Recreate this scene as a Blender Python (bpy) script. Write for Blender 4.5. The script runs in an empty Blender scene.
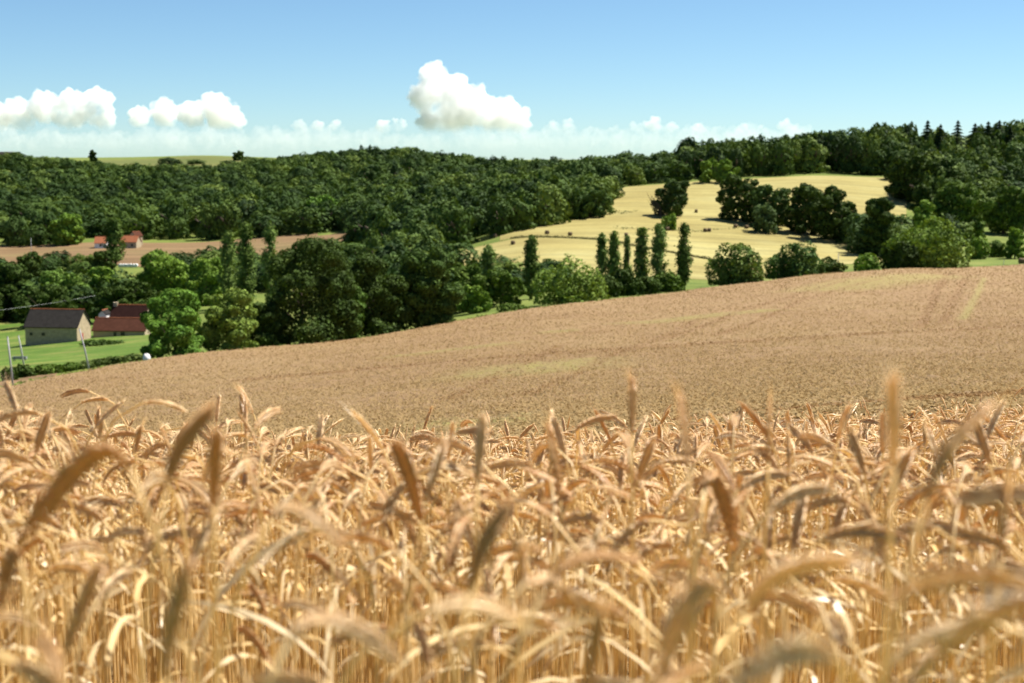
import bpy, math, random
import numpy as np
from mathutils import Vector, noise as mnoise

R = math.radians
S = bpy.context.scene
COL = S.collection
rng = np.random.default_rng(11)
random.seed(11)

# ------------------------------------------------------------------ camera, sky, sun, exposure
LENS = 50.0
F = 1024 * LENS / 36.0
HORIZON = 160.0
PITCH = math.atan((341.5 - HORIZON) / F)
CZ = 0.97
cam_d = bpy.data.cameras.new('camera')
cam_d.lens = LENS; cam_d.sensor_width = 36
cam_d.clip_start = 0.05; cam_d.clip_end = 60000
cam_d.dof.use_dof = True
cam_d.dof.focus_distance = 6.6
cam_d.dof.aperture_fstop = 5.4
cam = bpy.data.objects.new('camera', cam_d); COL.objects.link(cam)
cam.location = (0, 0, CZ)
cam.rotation_euler = (math.pi / 2 - PITCH, 0, 0)
S.camera = cam

SUN_EL, SUN_AZ = 57.0, 60.0          # azimuth clockwise from +Y (view direction)
world = bpy.data.worlds.new('World'); S.world = world
world.use_nodes = True
wn = world.node_tree
sky = wn.nodes.new('ShaderNodeTexSky')
sky.sky_type = 'NISHITA'; sky.sun_disc = False
sky.sun_elevation = R(SUN_EL); sky.sun_rotation = R(SUN_AZ)
sky.altitude = 3000; sky.air_density = 1.0; sky.dust_density = 1.8; sky.ozone_density = 3.0
bg = wn.nodes['Background']
bg.inputs['Strength'].default_value = 0.054
tint = wn.nodes.new('ShaderNodeMix'); tint.data_type = 'RGBA'; tint.blend_type = 'MULTIPLY'
tint.inputs['Factor'].default_value = 1.0; tint.inputs[7].default_value = (0.84, 1.0, 1.02, 1)
wn.links.new(sky.outputs[0], tint.inputs[6]); wn.links.new(tint.outputs[2], bg.inputs['Color'])

sun_d = bpy.data.lights.new('sun', 'SUN')
sun_d.energy = 5.0; sun_d.angle = R(0.5); sun_d.color = (1.0, 0.94, 0.84)
sun = bpy.data.objects.new('sun', sun_d); COL.objects.link(sun)
sdir = Vector((math.sin(R(SUN_AZ)) * math.cos(R(SUN_EL)), math.cos(R(SUN_AZ)) * math.cos(R(SUN_EL)), math.sin(R(SUN_EL))))
sun.rotation_euler = sdir.to_track_quat('Z', 'Y').to_euler()

S.view_settings.view_transform = 'Standard'
S.view_settings.look = 'None'
S.view_settings.exposure = 1.23
S.view_settings.gamma = 1.0
S.view_settings.use_curve_mapping = False
S.render.engine = 'CYCLES'
S.cycles.max_bounces = 16; S.cycles.volume_bounces = 14; S.cycles.diffuse_bounces = 3; S.cycles.glossy_bounces = 2
S.cycles.transmission_bounces = 3; S.cycles.transparent_max_bounces = 24
S.cycles.use_denoising = True; S.cycles.volume_step_rate = 0.35; S.cycles.volume_max_steps = 512
S.cycles.sample_clamp_indirect = 6.0

# ------------------------------------------------------------------ helpers
def at(px, py, Y):
    u = (px - 512.0) / F; v = (341.5 - py) / F
    dy = math.cos(PITCH) + v * math.sin(PITCH); dz = -math.sin(PITCH) + v * math.cos(PITCH)
    t = Y / dy
    return Vector((u * t, Y, CZ + dz * t))

def project(x, y, z):
    z = z - CZ
    dep = y * math.cos(PITCH) - z * math.sin(PITCH)
    up = y * math.sin(PITCH) + z * math.cos(PITCH)
    return 512 + F * x / dep, 341.5 - F * up / dep

def np_mesh(name, V, faces, mats=None, mat_idx=None, smooth=False, attrs=None):
    """faces: list of (k,n) int arrays; mat_idx: matching list of ints or arrays"""
    me = bpy.data.meshes.new(name)
    V = np.asarray(V, np.float32).reshape(-1, 3)
    me.vertices.add(len(V)); me.vertices.foreach_set('co', V.ravel())
    faces = [np.asarray(f, np.int32) for f in faces if len(f)]
    nl = sum(f.size for f in faces); npoly = sum(len(f) for f in faces)
    me.loops.add(nl); me.polygons.add(npoly)
    me.loops.foreach_set('vertex_index', np.concatenate([f.ravel() for f in faces]))
    tot = np.concatenate([np.full(len(f), f.shape[1], np.int32) for f in faces])
    start = np.concatenate([[0], np.cumsum(tot)[:-1]]).astype(np.int32)
    me.polygons.foreach_set('loop_start', start)
    if mat_idx is not None:
        mi = np.concatenate([np.full(len(f), m, np.int32) if np.isscalar(m) else np.asarray(m, np.int32) for f, m in zip(faces, mat_idx)])
        me.polygons.foreach_set('material_index', mi)
    if smooth:
        me.polygons.foreach_set('use_smooth', np.ones(npoly, bool))
    for k, a in (attrs or {}).items():
        at_ = me.attributes.new(k, 'FLOAT', 'POINT'); at_.data.foreach_set('value', np.asarray(a, np.float32))
    me.update(calc_edges=True)
    for m in (mats or []): me.materials.append(m)
    return me

def link(name, me, parent=None, loc=(0, 0, 0), rz=0.0, color=None):
    o = bpy.data.objects.new(name, me); COL.objects.link(o)
    o.location = loc; o.rotation_euler = (0, 0, rz)
    if parent: o.parent = parent
    if color: o.color = (*color, 1)
    return o

def tag(o, label=None, cat=None, group=None, kind=None):
    if label: o['label'] = label
    if cat: o['category'] = cat
    if group: o['group'] = group
    if kind: o['kind'] = kind
    return o

class MB:
    """collects simple solids in one mesh"""
    def __init__(s): s.v = []; s.f = []; s.m = []
    def add(s, vs, fs, m=0):
        b = len(s.v); s.v += [tuple(v) for v in vs]; s.f += [tuple(b + i for i in f) for f in fs]; s.m += [m] * len(fs)
    def box(s, x0, x1, y0, y1, z0, z1, m=0):
        vs = [(x0,y0,z0),(x1,y0,z0),(x1,y1,z0),(x0,y1,z0),(x0,y0,z1),(x1,y0,z1),(x1,y1,z1),(x0,y1,z1)]
        s.add(vs, [(0,3,2,1),(4,5,6,7),(0,1,5,4),(1,2,6,5),(2,3,7,6),(3,0,4,7)], m)
    def tube(s, pts, rad, n=6, m=0, cap=True):
        pts = [Vector(p) for p in pts]
        if not isinstance(rad, (list, tuple)): rad = [rad] * len(pts)
        rings = []
        up = Vector((0.31, 0.17, 0.93))
        for i, p in enumerate(pts):
            t = (pts[min(i + 1, len(pts) - 1)] - pts[max(i - 1, 0)]).normalized()
            a = t.cross(up)
            if a.length < 1e-3: a = t.cross(Vector((1, 0, 0)))
            a.normalize(); b = t.cross(a)
            rings.append([p + (a * math.cos(2 * math.pi * k / n) + b * math.sin(2 * math.pi * k / n)) * rad[i] for k in range(n)])
        vs = [v for r in rings for v in r]; fs = []
        for i in range(len(pts) - 1):
            for k in range(n):
                fs.append((i * n + k, i * n + (k + 1) % n, (i + 1) * n + (k + 1) % n, (i + 1) * n + k))
        if cap:
            fs.append(tuple(range(n - 1, -1, -1))); fs.append(tuple((len(pts) - 1) * n + k for k in range(n)))
        s.add(vs, fs, m)
    def build(s, name, mats, parent=None, loc=(0,0,0), rz=0.0, smooth=False, bevel=0.0):
        me = bpy.data.meshes.new(name); me.from_pydata(s.v, [], s.f)
        for m in (mats if isinstance(mats, (list, tuple)) else [mats]): me.materials.append(m)
        me.polygons.foreach_set('material_index', s.m)
        if smooth: me.polygons.foreach_set('use_smooth', [True] * len(s.f))
        me.update()
        o = link(name, me, parent, loc, rz)
        if bevel:
            b = o.modifiers.new('bevel', 'BEVEL'); b.width = bevel; b.segments = 2; b.limit_method = 'ANGLE'
        return o

# ------------------------------------------------------------------ materials
def new_mat(name):
    m = bpy.data.materials.new(name); m.use_nodes = True
    nt = m.node_tree; nt.nodes.clear()
    out = nt.nodes.new('ShaderNodeOutputMaterial')
    return m, nt, out

def N(nt, typ, **kw):
    n = nt.nodes.new(typ)
    for k, v in kw.items():
        if k in n.inputs.keys(): n.inputs[k].default_value = v
        else: setattr(n, k, v)
    return n

def ramp(nt, fac, stops):
    r = nt.nodes.new('ShaderNodeValToRGB'); cr = r.color_ramp
    while len(cr.elements) > 1: cr.elements.remove(cr.elements[-1])
    cr.elements[0].position = stops[0][0]; cr.elements[0].color = (*stops[0][1], 1)
    for p, c in stops[1:]:
        e = cr.elements.new(p); e.color = (*c, 1)
    if fac is not None: nt.links.new(fac, r.inputs['Fac'])
    return r

def mixc(nt, a, b, fac, blend='MIX'):
    m = nt.nodes.new('ShaderNodeMix'); m.data_type = 'RGBA'; m.blend_type = blend
    for s, v in ((m.inputs['Factor'], fac), (m.inputs[6], a), (m.inputs[7], b)):
        if isinstance(v, (int, float)): s.default_value = v
        elif isinstance(v, tuple): s.default_value = (*v, 1)
        else: nt.links.new(v, s)
    return m.outputs[2]

def math_n(nt, op, a, b=None, c=None, clamp=False):
    m = nt.nodes.new('ShaderNodeMath'); m.operation = op; m.use_clamp = clamp
    for s, v in zip(m.inputs, (a, b, c)):
        if v is None: continue
        if isinstance(v, (int, float)): s.default_value = v
        else: nt.links.new(v, s)
    return m.outputs[0]

def noise_tex(nt, scale, detail=4.0, rough=0.6, coord=None, stretch=None):
    n = N(nt, 'ShaderNodeTexNoise'); n.inputs['Scale'].default_value = scale
    n.inputs['Detail'].default_value = detail; n.inputs['Roughness'].default_value = rough
    if coord is None:
        tc = nt.nodes.new('ShaderNodeNewGeometry'); coord = tc.outputs['Position']
    if stretch:
        mp = nt.nodes.new('ShaderNodeMapping'); mp.inputs['Scale'].default_value = stretch[0]; mp.inputs['Rotation'].default_value = stretch[1]
        nt.links.new(coord, mp.inputs['Vector']); coord = mp.outputs[0]
    nt.links.new(coord, n.inputs['Vector'])
    return n.outputs['Fac']

def plain(name, col, rough=0.8, spec=0.3, var=0.25, scale=3.0, bump=0.0, bscale=20.0):
    m, nt, out = new_mat(name)
    p = N(nt, 'ShaderNodeBsdfPrincipled'); p.inputs['Roughness'].default_value = rough
    p.inputs['Specular IOR Level'].default_value = spec
    tc = nt.nodes.new('ShaderNodeTexCoord')
    f = noise_tex(nt, scale, 5, 0.65, tc.outputs['Object'])
    r = ramp(nt, f, [(0.25, tuple(c * (1 - var) for c in col)), (0.75, tuple(min(1, c * (1 + var)) for c in col))])
    nt.links.new(r.outputs[0], p.inputs['Base Color'])
    if bump:
        b = N(nt, 'ShaderNodeBump'); b.inputs['Strength'].default_value = bump; b.inputs['Distance'].default_value = 0.05
        nt.links.new(noise_tex(nt, bscale, 4, 0.6, tc.outputs['Object']), b.inputs['Height']); nt.links.new(b.outputs[0], p.inputs['Normal'])
    nt.links.new(p.outputs[0], out.inputs[0])
    return m

def leafy(name, use_attr=False, transl=0.12, island=0.4):
    """foliage: base colour from the object's colour (or a per-tree attribute), varied leaf by leaf"""
    m, nt, out = new_mat(name)
    geo = nt.nodes.new('ShaderNodeNewGeometry')
    if use_attr:
        a = N(nt, 'ShaderNodeAttribute', attribute_name='tint')
        base = ramp(nt, a.outputs['Fac'], [(0, (0.024, 0.047, 0.014)), (0.35, (0.040, 0.075, 0.017)), (0.7, (0.064, 0.108, 0.021)), (1, (0.115, 0.165, 0.034))]).outputs[0]
    else:
        base = nt.nodes.new('ShaderNodeObjectInfo').outputs['Color']
    rnd = geo.outputs['Random Per Island']
    v = math_n(nt, 'MULTIPLY_ADD', rnd, island * 2, 1 - island)
    f = noise_tex(nt, 0.35, 3, 0.6)
    v2 = math_n(nt, 'MULTIPLY', v, math_n(nt, 'MULTIPLY_ADD', f, 1.0, 0.5))
    hsv = N(nt, 'ShaderNodeHueSaturation'); nt.links.new(base, hsv.inputs['Color']); nt.links.new(v2, hsv.inputs['Value'])
    nt.links.new(math_n(nt, 'MULTIPLY_ADD', f, -0.05, 0.525), hsv.inputs['Hue'])
    d = N(nt, 'ShaderNodeBsdfPrincipled'); d.inputs['Roughness'].default_value = 0.7; d.inputs['Specular IOR Level'].default_value = 0.08
    t = N(nt, 'ShaderNodeBsdfTranslucent')
    nt.links.new(hsv.outputs[0], d.inputs['Base Color'])
    nt.links.new(mixc(nt, hsv.outputs[0], (1.5, 1.4, 0.5), 1.0, 'MULTIPLY'), t.inputs['Color'])
    mx = N(nt, 'ShaderNodeMixShader'); mx.inputs[0].default_value = transl
    nt.links.new(d.outputs[0], mx.inputs[1]); nt.links.new(t.outputs[0], mx.inputs[2])
    nt.links.new(mx.outputs[0], out.inputs[0])
    return m

def straw(name, dark, light, transl=0.3, spec=0.35, rough=0.36):
    m, nt, out = new_mat(name)
    geo = nt.nodes.new('ShaderNodeNewGeometry')
    a = N(nt, 'ShaderNodeAttribute', attribute_name='tint')
    f = math_n(nt, 'ADD', math_n(nt, 'MULTIPLY', geo.outputs['Random Per Island'], 0.45), math_n(nt, 'MULTIPLY', a.outputs['Fac'], 0.55))
    c = ramp(nt, f, [(0.0, dark), (0.55, tuple((x + y) / 2 * k for x, y, k in zip(dark, light, (1.0, 1.0, 0.95)))), (1.0, light)]).outputs[0]
    d = N(nt, 'ShaderNodeBsdfPrincipled'); d.inputs['Roughness'].default_value = rough; d.inputs['Specular IOR Level'].default_value = spec
    t = N(nt, 'ShaderNodeBsdfTranslucent')
    nt.links.new(c, d.inputs['Base Color']); nt.links.new(mixc(nt, c, (1.06, 0.98, 0.84), 1.0, 'MULTIPLY'), t.inputs['Color'])
    mx = N(nt, 'ShaderNodeMixShader'); mx.inputs[0].default_value = transl
    nt.links.new(d.outputs[0], mx.inputs[1]); nt.links.new(t.outputs[0], mx.inputs[2])
    nt.links.new(mx.outputs[0], out.inputs[0])
    return m

def land(name, stops, scale, fine=2.0, rows=None, bump=0.4, fine_amt=0.35):
    """ground cover: patchy large noise, fine grain, optional drill rows"""
    m, nt, out = new_mat(name)
    big = noise_tex(nt, scale, 4, 0.6)
    c = ramp(nt, big, stops).outputs[0]
    fn = noise_tex(nt, fine, 3, 0.7)
    v = math_n(nt, 'MULTIPLY_ADD', fn, 2 * fine_amt, 1 - fine_amt)
    if rows:
        rw = noise_tex(nt, 1.0, 2, 0.5, None, rows)
        v = math_n(nt, 'MULTIPLY', v, math_n(nt, 'MULTIPLY_ADD', rw, 1.1, 0.45))
    hsv = N(nt, 'ShaderNodeHueSaturation'); nt.links.new(c, hsv.inputs['Color']); nt.links.new(v, hsv.inputs['Value'])
    d = N(nt, 'ShaderNodeBsdfPrincipled'); d.inputs['Roughness'].default_value = 0.9; d.inputs['Specular IOR Level'].default_value = 0.1
    nt.links.new(hsv.outputs[0], d.inputs['Base Color'])
    b = N(nt, 'ShaderNodeBump'); b.inputs['Strength'].default_value = bump; b.inputs['Distance'].default_value = 0.3
    nt.links.new(fn, b.inputs['Height']); nt.links.new(b.outputs[0], d.inputs['Normal'])
    nt.links.new(d.outputs[0], out.inputs[0])
    return m

M = {}
M['leaf'] = leafy('leaf_foliage')
M['leaf_far'] = leafy('leaf_foliage_woodland', True, 0.12, 0.18)
M['leaf_wood'] = leafy('leaf_foliage_wood_tree', False, 0.12, 0.18)
M['bark'] = plain('bark', (0.09, 0.07, 0.05), 0.9, 0.1, 0.4, 2.0)
M['ear'] = straw('wheat_ear', (0.60, 0.345, 0.140), (0.98, 0.84, 0.56), 0.46, 0.5)
M['stem'] = straw('wheat_stem', (0.66, 0.46, 0.19), (0.96, 0.79, 0.46), 0.44, 0.4)
M['blade'] = straw('wheat_blade', (0.70, 0.52, 0.26), (0.95, 0.82, 0.58), 0.48, 0.4)
M['soil'] = land('straw_soil', [(0.3, (0.16, 0.10, 0.045)), (0.7, (0.26, 0.17, 0.075))], 2.0, 30.0)
M['grass'] = land('meadow_grass', [(0.3, (0.07109, 0.1067, 0.0199)), (0.55, (0.1208, 0.1493, 0.03199)), (0.75, (0.1848, 0.1848, 0.05332))], 0.05, 1.2)
M['lush'] = land('lush_grass', [(0.3, (0.0546, 0.1019, 0.01456)), (0.48, (0.07735, 0.1274, 0.02002)), (0.66, (0.1365, 0.1502, 0.03822))], 0.10, 1.6, ((0.0273, 0.455, 0.0182), (0, 0, R(8))), 0.5, 0.45)
M['hay'] = land('hay_stubble', [(0.3, (0.209, 0.1729, 0.05972)), (0.5, (0.2508, 0.2152, 0.07962)), (0.7, (0.2857, 0.2574, 0.1075))], 0.022, 0.6, ((0.01393, 0.2613, 0.01592), (0, 0, R(18))), 0.3, 0.22)
M['plough'] = land('brown_field', [(0.3, (0.1315, 0.08175, 0.04265)), (0.55, (0.1671, 0.1102, 0.05545)), (0.75, (0.1208, 0.1173, 0.04123))], 0.012, 0.5, ((0.00853, 0.1421, 0.01421), (0, 0, R(4))), 0.3, 0.25)
M['plateau'] = land('plateau_grass', [(0.3, (0.08194, 0.1023, 0.02559)), (0.7, (0.1279, 0.1279, 0.04095))], 0.01, 0.3)

# ------------------------------------------------------------------ terrain
WH = 0.90   # height of the standing wheat
ctrl = {
 -300: ([(3,430),(8,455),(20,470),(60,440),(110,415),(150,402)], [(200,392),(350,350),(450,305),(640,270),(750,250),(1000,205),(1300,173),(1600,161),(2500,163),(6000,161)]),
 0: ([(3,432),(5,440),(10,455),(20,456),(40,440),(70,420),(110,402),(160,388)], [(200,377),(300,352),(370,333),(450,304),(640,270),(750,250),(1000,206),(1300,178),(1500,160),(1700,157),(2500,161),(6000,161)]),
 200: ([(3,432),(5,438),(10,448),(20,444),(40,425),(70,405),(110,386),(150,371),(205,352)], [(260,342),(330,333),(430,302),(640,263),(750,245),(1000,206),(1200,190),(1385,182),(1440,171),(1700,157.5),(2500,159.5),(6000,160.5)]),
 370: ([(3,432),(5,437),(10,444),(20,437),(40,416),(80,385),(130,361),(180,347),(235,336)], [(300,326),(400,300),(600,255),(800,222),(1000,193),(1250,167),(1500,164),(2500,161),(6000,160.5)]),
 512: ([(3,432),(5,436),(8,438),(12,436),(20,428),(40,405),(80,372),(130,348),(190,328),(260,311)], [(300,305),(360,290),(430,268),(480,252),(520,238),(560,229),(800,202),(1000,183),(1300,175),(2500,161),(6000,160.5)]),
 620: ([(3,430),(5,432),(8,433),(12,430),(20,421),(40,398),(80,365),(130,341),(190,321),(285,298)], [(340,291),(400,278),(450,262),(500,243),(560,224),(640,203),(720,189),(850,181),(1000,177),(1300,174),(2500,161),(6000,160.5)]),
 720: ([(3,429),(5,429),(8,427),(12,422),(20,412),(40,390),(80,359),(130,336),(200,313),(315,286)], [(360,284),(410,279),(450,268),(500,250),(560,228),(620,210),(680,196),(740,184),(850,168),(1000,163),(1300,163),(2500,161),(6000,160.5)]),
 820: ([(3,428),(5,426),(8,421),(12,414),(20,404),(40,383),(80,354),(130,331),(200,308),(350,273)], [(390,275),(430,272),(480,260),(520,247),(560,236),(620,214),(680,196),(760,177),(850,163),(1000,158),(1300,160),(2500,161),(6000,160.5)]),
 900: ([(3,427),(5,423),(8,416),(12,409),(20,399),(40,379),(80,351),(130,328),(200,305),(375,268)], [(420,268),(460,262),(520,252),(600,230),(680,204),(740,186),(850,162),(1000,153),(1300,157),(2500,161),(6000,160.5)]),
 1024: ([(3,425),(5,420),(8,412),(12,405),(20,395),(40,375),(80,348),(130,325),(200,302),(300,280),(400,264)], [(440,262),(480,257),(520,248),(560,240),(640,222),(740,193),(850,160),(1000,149),(1300,154),(2500,161),(6000,160.5)]),
 1300: ([(3,422),(5,414),(8,404),(12,396),(20,387),(40,366),(80,340),(130,317),(200,296),(300,276),(400,262)], [(440,260),(520,244),(640,216),(740,188),(850,156),(1000,145),(1300,152),(2500,161),(6000,160.5)]),
}
OFFY = 6.0
P, Q = [], []
def _u(x, y): return 6.0 * np.clip(x / (y + OFFY), -0.56, 0.56)
for px, (cs, gs) in ctrl.items():
    for lst, sub in ((cs, WH), (gs, 0.0)):
        for Y, py in lst:
            p = at(px, py, Y)
            P.append((_u(p.x, Y), math.log(Y))); Q.append((p.z - sub - (CZ - 0.95)) / Y)
for uu in np.linspace(-0.56, 0.56, 8):
    for Y in (0.8, 1.7):
        P.append((6 * uu, math.log(Y))); Q.append(-0.175)
P = np.array(P); Q = np.array(Q)
def _k(r2): return 0.5 * r2 * np.log(np.maximum(r2, 1e-12))
_d2 = ((P[:, None] - P[None]) ** 2).sum(-1)
_n = len(P)
_A = np.zeros((_n + 3, _n + 3)); _A[:_n, :_n] = _k(_d2) + np.eye(_n) * 2e-3
_A[:_n, _n] = 1; _A[:_n, _n + 1:] = P; _A[_n:, :_n] = _A[:_n, _n:].T
_w = np.linalg.solve(_A, np.concatenate([Q, np.zeros(3)]))
def ground(x, y):
    x = np.asarray(x, float); y = np.asarray(y, float)
    shp = np.broadcast(x, y).shape
    x = np.broadcast_to(x, shp).ravel(); y = np.broadcast_to(y, shp).ravel()
    yy = np.clip(y, 0.8, 6000)
    out = np.empty(len(x))
    for i in range(0, len(x), 40000):
        sl = slice(i, i + 40000)
        pu = np.stack([_u(x[sl], yy[sl]), np.log(yy[sl])], 1)
        r2 = ((pu[:, None] - P[None]) ** 2).sum(-1)
        q = _k(r2) @ _w[:_n] + _w[_n] + pu @ _w[_n + 1:]
        out[sl] = q
    z = CZ - 0.95 + out * np.where(y < 0.8, y, yy)
    return z.reshape(shp)
def gz(x, y): return float(ground(np.array([x]), np.array([y]))[0])

def sheet(name, us, Yfun, rows, mat, lift, attrs_fn=None, skirt=0.0):
    """grid over ground: us = columns given as pixel x of the photograph, Yfun(px)->(near, far)"""
    us = np.asarray(us, float); t = np.asarray(rows, float)
    X = np.zeros((len(t), len(us))); Yg = np.zeros_like(X)
    for j, px in enumerate(us):
        a, b = Yfun(px)
        y = np.exp(math.log(a) + t * (math.log(b) - math.log(a)))
        Yg[:, j] = y; X[:, j] = (px - 512) / F * y * 1.0
    Z = ground(X, Yg) + lift
    nr, nc = X.shape
    V = np.stack([X, Yg, Z], -1)
    att = {}
    if attrs_fn:
        V, att = attrs_fn(V)
    V = V.reshape(-1, 3)
    idx = np.arange(nr * nc).reshape(nr, nc)
    f = np.stack([idx[:-1, :-1], idx[:-1, 1:], idx[1:, 1:], idx[1:, :-1]], -1).reshape(-1, 4)
    fs = [f]
    if skirt:
        border = np.concatenate([idx[0, :], idx[1:, -1], idx[-1, -2::-1], idx[-2:0:-1, 0]])
        low = V[border].copy(); low[:, 2] -= skirt
        b0 = len(V); V = np.concatenate([V, low]); k = len(border); r = np.arange(k)
        fs.append(np.stack([border[r], b0 + r, b0 + (r + 1) % k, border[(r + 1) % k]], 1))
        for kk in att: att[kk] = np.concatenate([att[kk], np.zeros(k)])
    me = np_mesh(name, V, fs, [mat], None, True, att)
    o = link(name, me)
    tag(o, kind='structure')
    return o

def interp(tab):
    xs = [a for a, _ in tab]; ys = [b for _, b in tab]
    return lambda px: float(np.interp(px, xs, ys))

# ground: one sheet from behind the camera to the horizon
ys = np.concatenate([[-40, -15, -5, 0], np.exp(np.linspace(math.log(0.8), math.log(14000), 420))])
uu = np.concatenate([np.linspace(-1.3, -0.5, 14), np.linspace(-0.48, 0.48, 220), np.linspace(0.5, 1.3, 14)])
GY, GU = np.meshgrid(ys, uu, indexing='ij')
GX = GU * (np.maximum(GY, 0) + 25)
GZ = ground(GX, GY)
GZ = np.where(GY > 6000, GZ * 0 + CZ - 2, GZ)
_i = np.arange(GX.size).reshape(GX.shape)
_f = np.stack([_i[:-1, :-1], _i[:-1, 1:], _i[1:, 1:], _i[1:, :-1]], -1).reshape(-1, 4)
o = link('ground', np_mesh('ground', np.stack([GX, GY, GZ], -1), [_f], [M['grass']], None, True)); tag(o, kind='structure')

# ------------------------------------------------------------------ fields
edge = interp([(-350, 110), (-200, 135), (0, 165), (100, 190), (200, 206), (300, 221), (400, 242), (512, 262), (600, 281), (700, 312), (800, 346), (900, 378), (1024, 402), (1200, 420), (1400, 430)])

def canopy_mat():
    m, nt, out = new_mat('wheat_canopy')
    big = noise_tex(nt, 0.05, 4, 0.6)
    mid = noise_tex(nt, 0.9, 4, 0.7)
    fn = noise_tex(nt, 7.0, 4, 0.75)
    c = ramp(nt, big, [(0.3, (0.2262, 0.1407, 0.06882)), (0.5, (0.2533, 0.1633, 0.08055)), (0.7, (0.2702, 0.1844, 0.08934))]).outputs[0]
    g = N(nt, 'ShaderNodeAttribute', attribute_name='green').outputs['Fac']
    gn = math_n(nt, 'MULTIPLY', g, math_n(nt, 'MULTIPLY_ADD', mid, 2.4, -0.7, True), clamp=True)
    c = mixc(nt, c, (0.22, 0.20, 0.055), gn)
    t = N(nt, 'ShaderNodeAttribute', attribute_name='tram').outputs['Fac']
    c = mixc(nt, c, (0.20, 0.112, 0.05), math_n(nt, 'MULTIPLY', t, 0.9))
    v = math_n(nt, 'MULTIPLY', math_n(nt, 'MULTIPLY_ADD', fn, 1.3, 0.35), math_n(nt, 'MULTIPLY_ADD', mid, 0.5, 0.75))
    hsv = N(nt, 'ShaderNodeHueSaturation'); nt.links.new(c, hsv.inputs['Color']); nt.links.new(v, hsv.inputs['Value'])
    d = N(nt, 'ShaderNodeBsdfPrincipled'); d.inputs['Roughness'].default_value = 0.8; d.inputs['Specular IOR Level'].default_value = 0.15
    nt.links.new(hsv.outputs[0], d.inputs['Base Color'])
    b = N(nt, 'ShaderNodeBump'); b.inputs['Strength'].default_value = 0.8; b.inputs['Distance'].default_value = 0.25
    nt.links.new(fn, b.inputs['Height']); nt.links.new(b.outputs[0], d.inputs['Normal'])
    nt.links.new(d.outputs[0], out.inputs[0])
    return m
M['canopy'] = canopy_mat()

# wheel tracks and green streaks of the crop, as polylines on the ground (photo pixel -> ground point)
def on_ground(px, py, y0=3.0, y1=1500.0, lift=0.0):
    Y = np.exp(np.linspace(math.log(y0), math.log(y1), 600))
    x = (px - 512) / F * Y
    z = ground(x, Y) + lift
    _, yy = project(x, Y, z)
    k = np.where(yy <= py)[0]
    k = k[0] if len(k) else len(Y) - 1
    return float(x[k]), float(Y[k])
trams = [[(330,452),(430,444),(550,432),(650,424),(760,414),(900,402),(1100,386)],
         [(250,378),(420,364),(560,352),(700,343),(800,337),(1024,326),(1200,318)],
         [(948,274),(938,292),(922,326)], [(968,275),(955,300),(945,322)], [(880,278),(800,300),(715,335)], [(845,280),(740,310),(640,345)],
         [(560,345),(500,372),(440,400)], [(700,318),(610,355),(520,395)]]
tw = [1.0, 0.95, 0.5, 0.42, 0.45, 0.45, 0.4, 0.4]
greens = [[(835,288,7),(880,280,9),(930,275,6)], [(985,278,0.6),(965,318,0.55)], [(1010,270,2)], [(530,370,5),(545,362,4)], [(430,432,2),(470,415,2)], [(480,345,3),(420,352,4)], [(640,322,3),(760,310,4)], [(560,330,2.5)]]
tram_pts, green_pts = [], []
for poly, w in zip(trams, tw):
    q = [on_ground(a, b, 14.0, lift=WH) for a, b in poly]
    wf = 0.011 if poly in trams[:2] else 0.0016
    for (x0, y0), (x1, y1) in zip(q[:-1], q[1:]): tram_pts.append((x0, y0, x1, y1, w, wf))
for poly in greens:
    q = [(*on_ground(a, b, 14.0, lift=WH), r) for a, b, r in poly]
    if len(q) == 1: q = q * 2
    for (x0, y0, r0), (x1, y1, r1) in zip(q[:-1], q[1:]): green_pts.append((x0, y0, x1, y1, max(r0, r1)))
def seg_dist(X, Y, x0, y0, x1, y1):
    dx, dy = x1 - x0, y1 - y0; L = dx * dx + dy * dy + 1e-9
    t = np.clip(((X - x0) * dx + (Y - y0) * dy) / L, 0, 1)
    return np.hypot(X - x0 - t * dx, Y - y0 - t * dy)
def vnoise(X, Y, s, seed=0):
    """cheap smooth value noise"""
    g = np.random.default_rng(seed).random((256, 256))
    x = X / s; y = Y / s
    xi = np.floor(x).astype(int); yi = np.floor(y).astype(int)
    fx = x - xi; fy = y - yi; fx = fx * fx * (3 - 2 * fx); fy = fy * fy * (3 - 2 * fy)
    a = g[xi % 256, yi % 256]; b = g[(xi + 1) % 256, yi % 256]; c = g[xi % 256, (yi + 1) % 256]; d = g[(xi + 1) % 256, (yi + 1) % 256]
    return (a * (1 - fx) + b * fx) * (1 - fy) + (c * (1 - fx) + d * fx) * fy
def tram_at(X, Y):
    tr = np.zeros_like(X)
    for x0, y0, x1, y1, w, wf in tram_pts:
        d = seg_dist(X, Y, x0, y0, x1, y1)
        wd = 0.30 + wf * Y
        tr = np.maximum(tr, w * np.clip(1.6 - d / wd, 0, 1))
    return tr
def green_at(X, Y):
    gr = np.zeros_like(X)
    for x0, y0, x1, y1, r in green_pts:
        gr = np.maximum(gr, np.clip(1.5 - seg_dist(X, Y, x0, y0, x1, y1) / r, 0, 1))
    return gr
def canopy_attrs(V):
    X, Y = V[..., 0], V[..., 1]
    tr = tram_at(X, Y); gr = np.zeros_like(X)
    for x0, y0, x1, y1, r in green_pts:
        d = seg_dist(X, Y, x0, y0, x1, y1)
        gr = np.maximum(gr, np.clip(1.5 - d / r, 0, 1))
    V[..., 2] += (vnoise(X, Y, 0.7, 1) - 0.5) * 0.16 + (vnoise(X, Y, 0.3, 2) - 0.5) * 0.12 + (vnoise(X, Y, 6, 3) - 0.5) * 0.2 - 0.06 * tr
    return V, {'tram': tr.ravel(), 'green': gr.ravel()}
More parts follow.
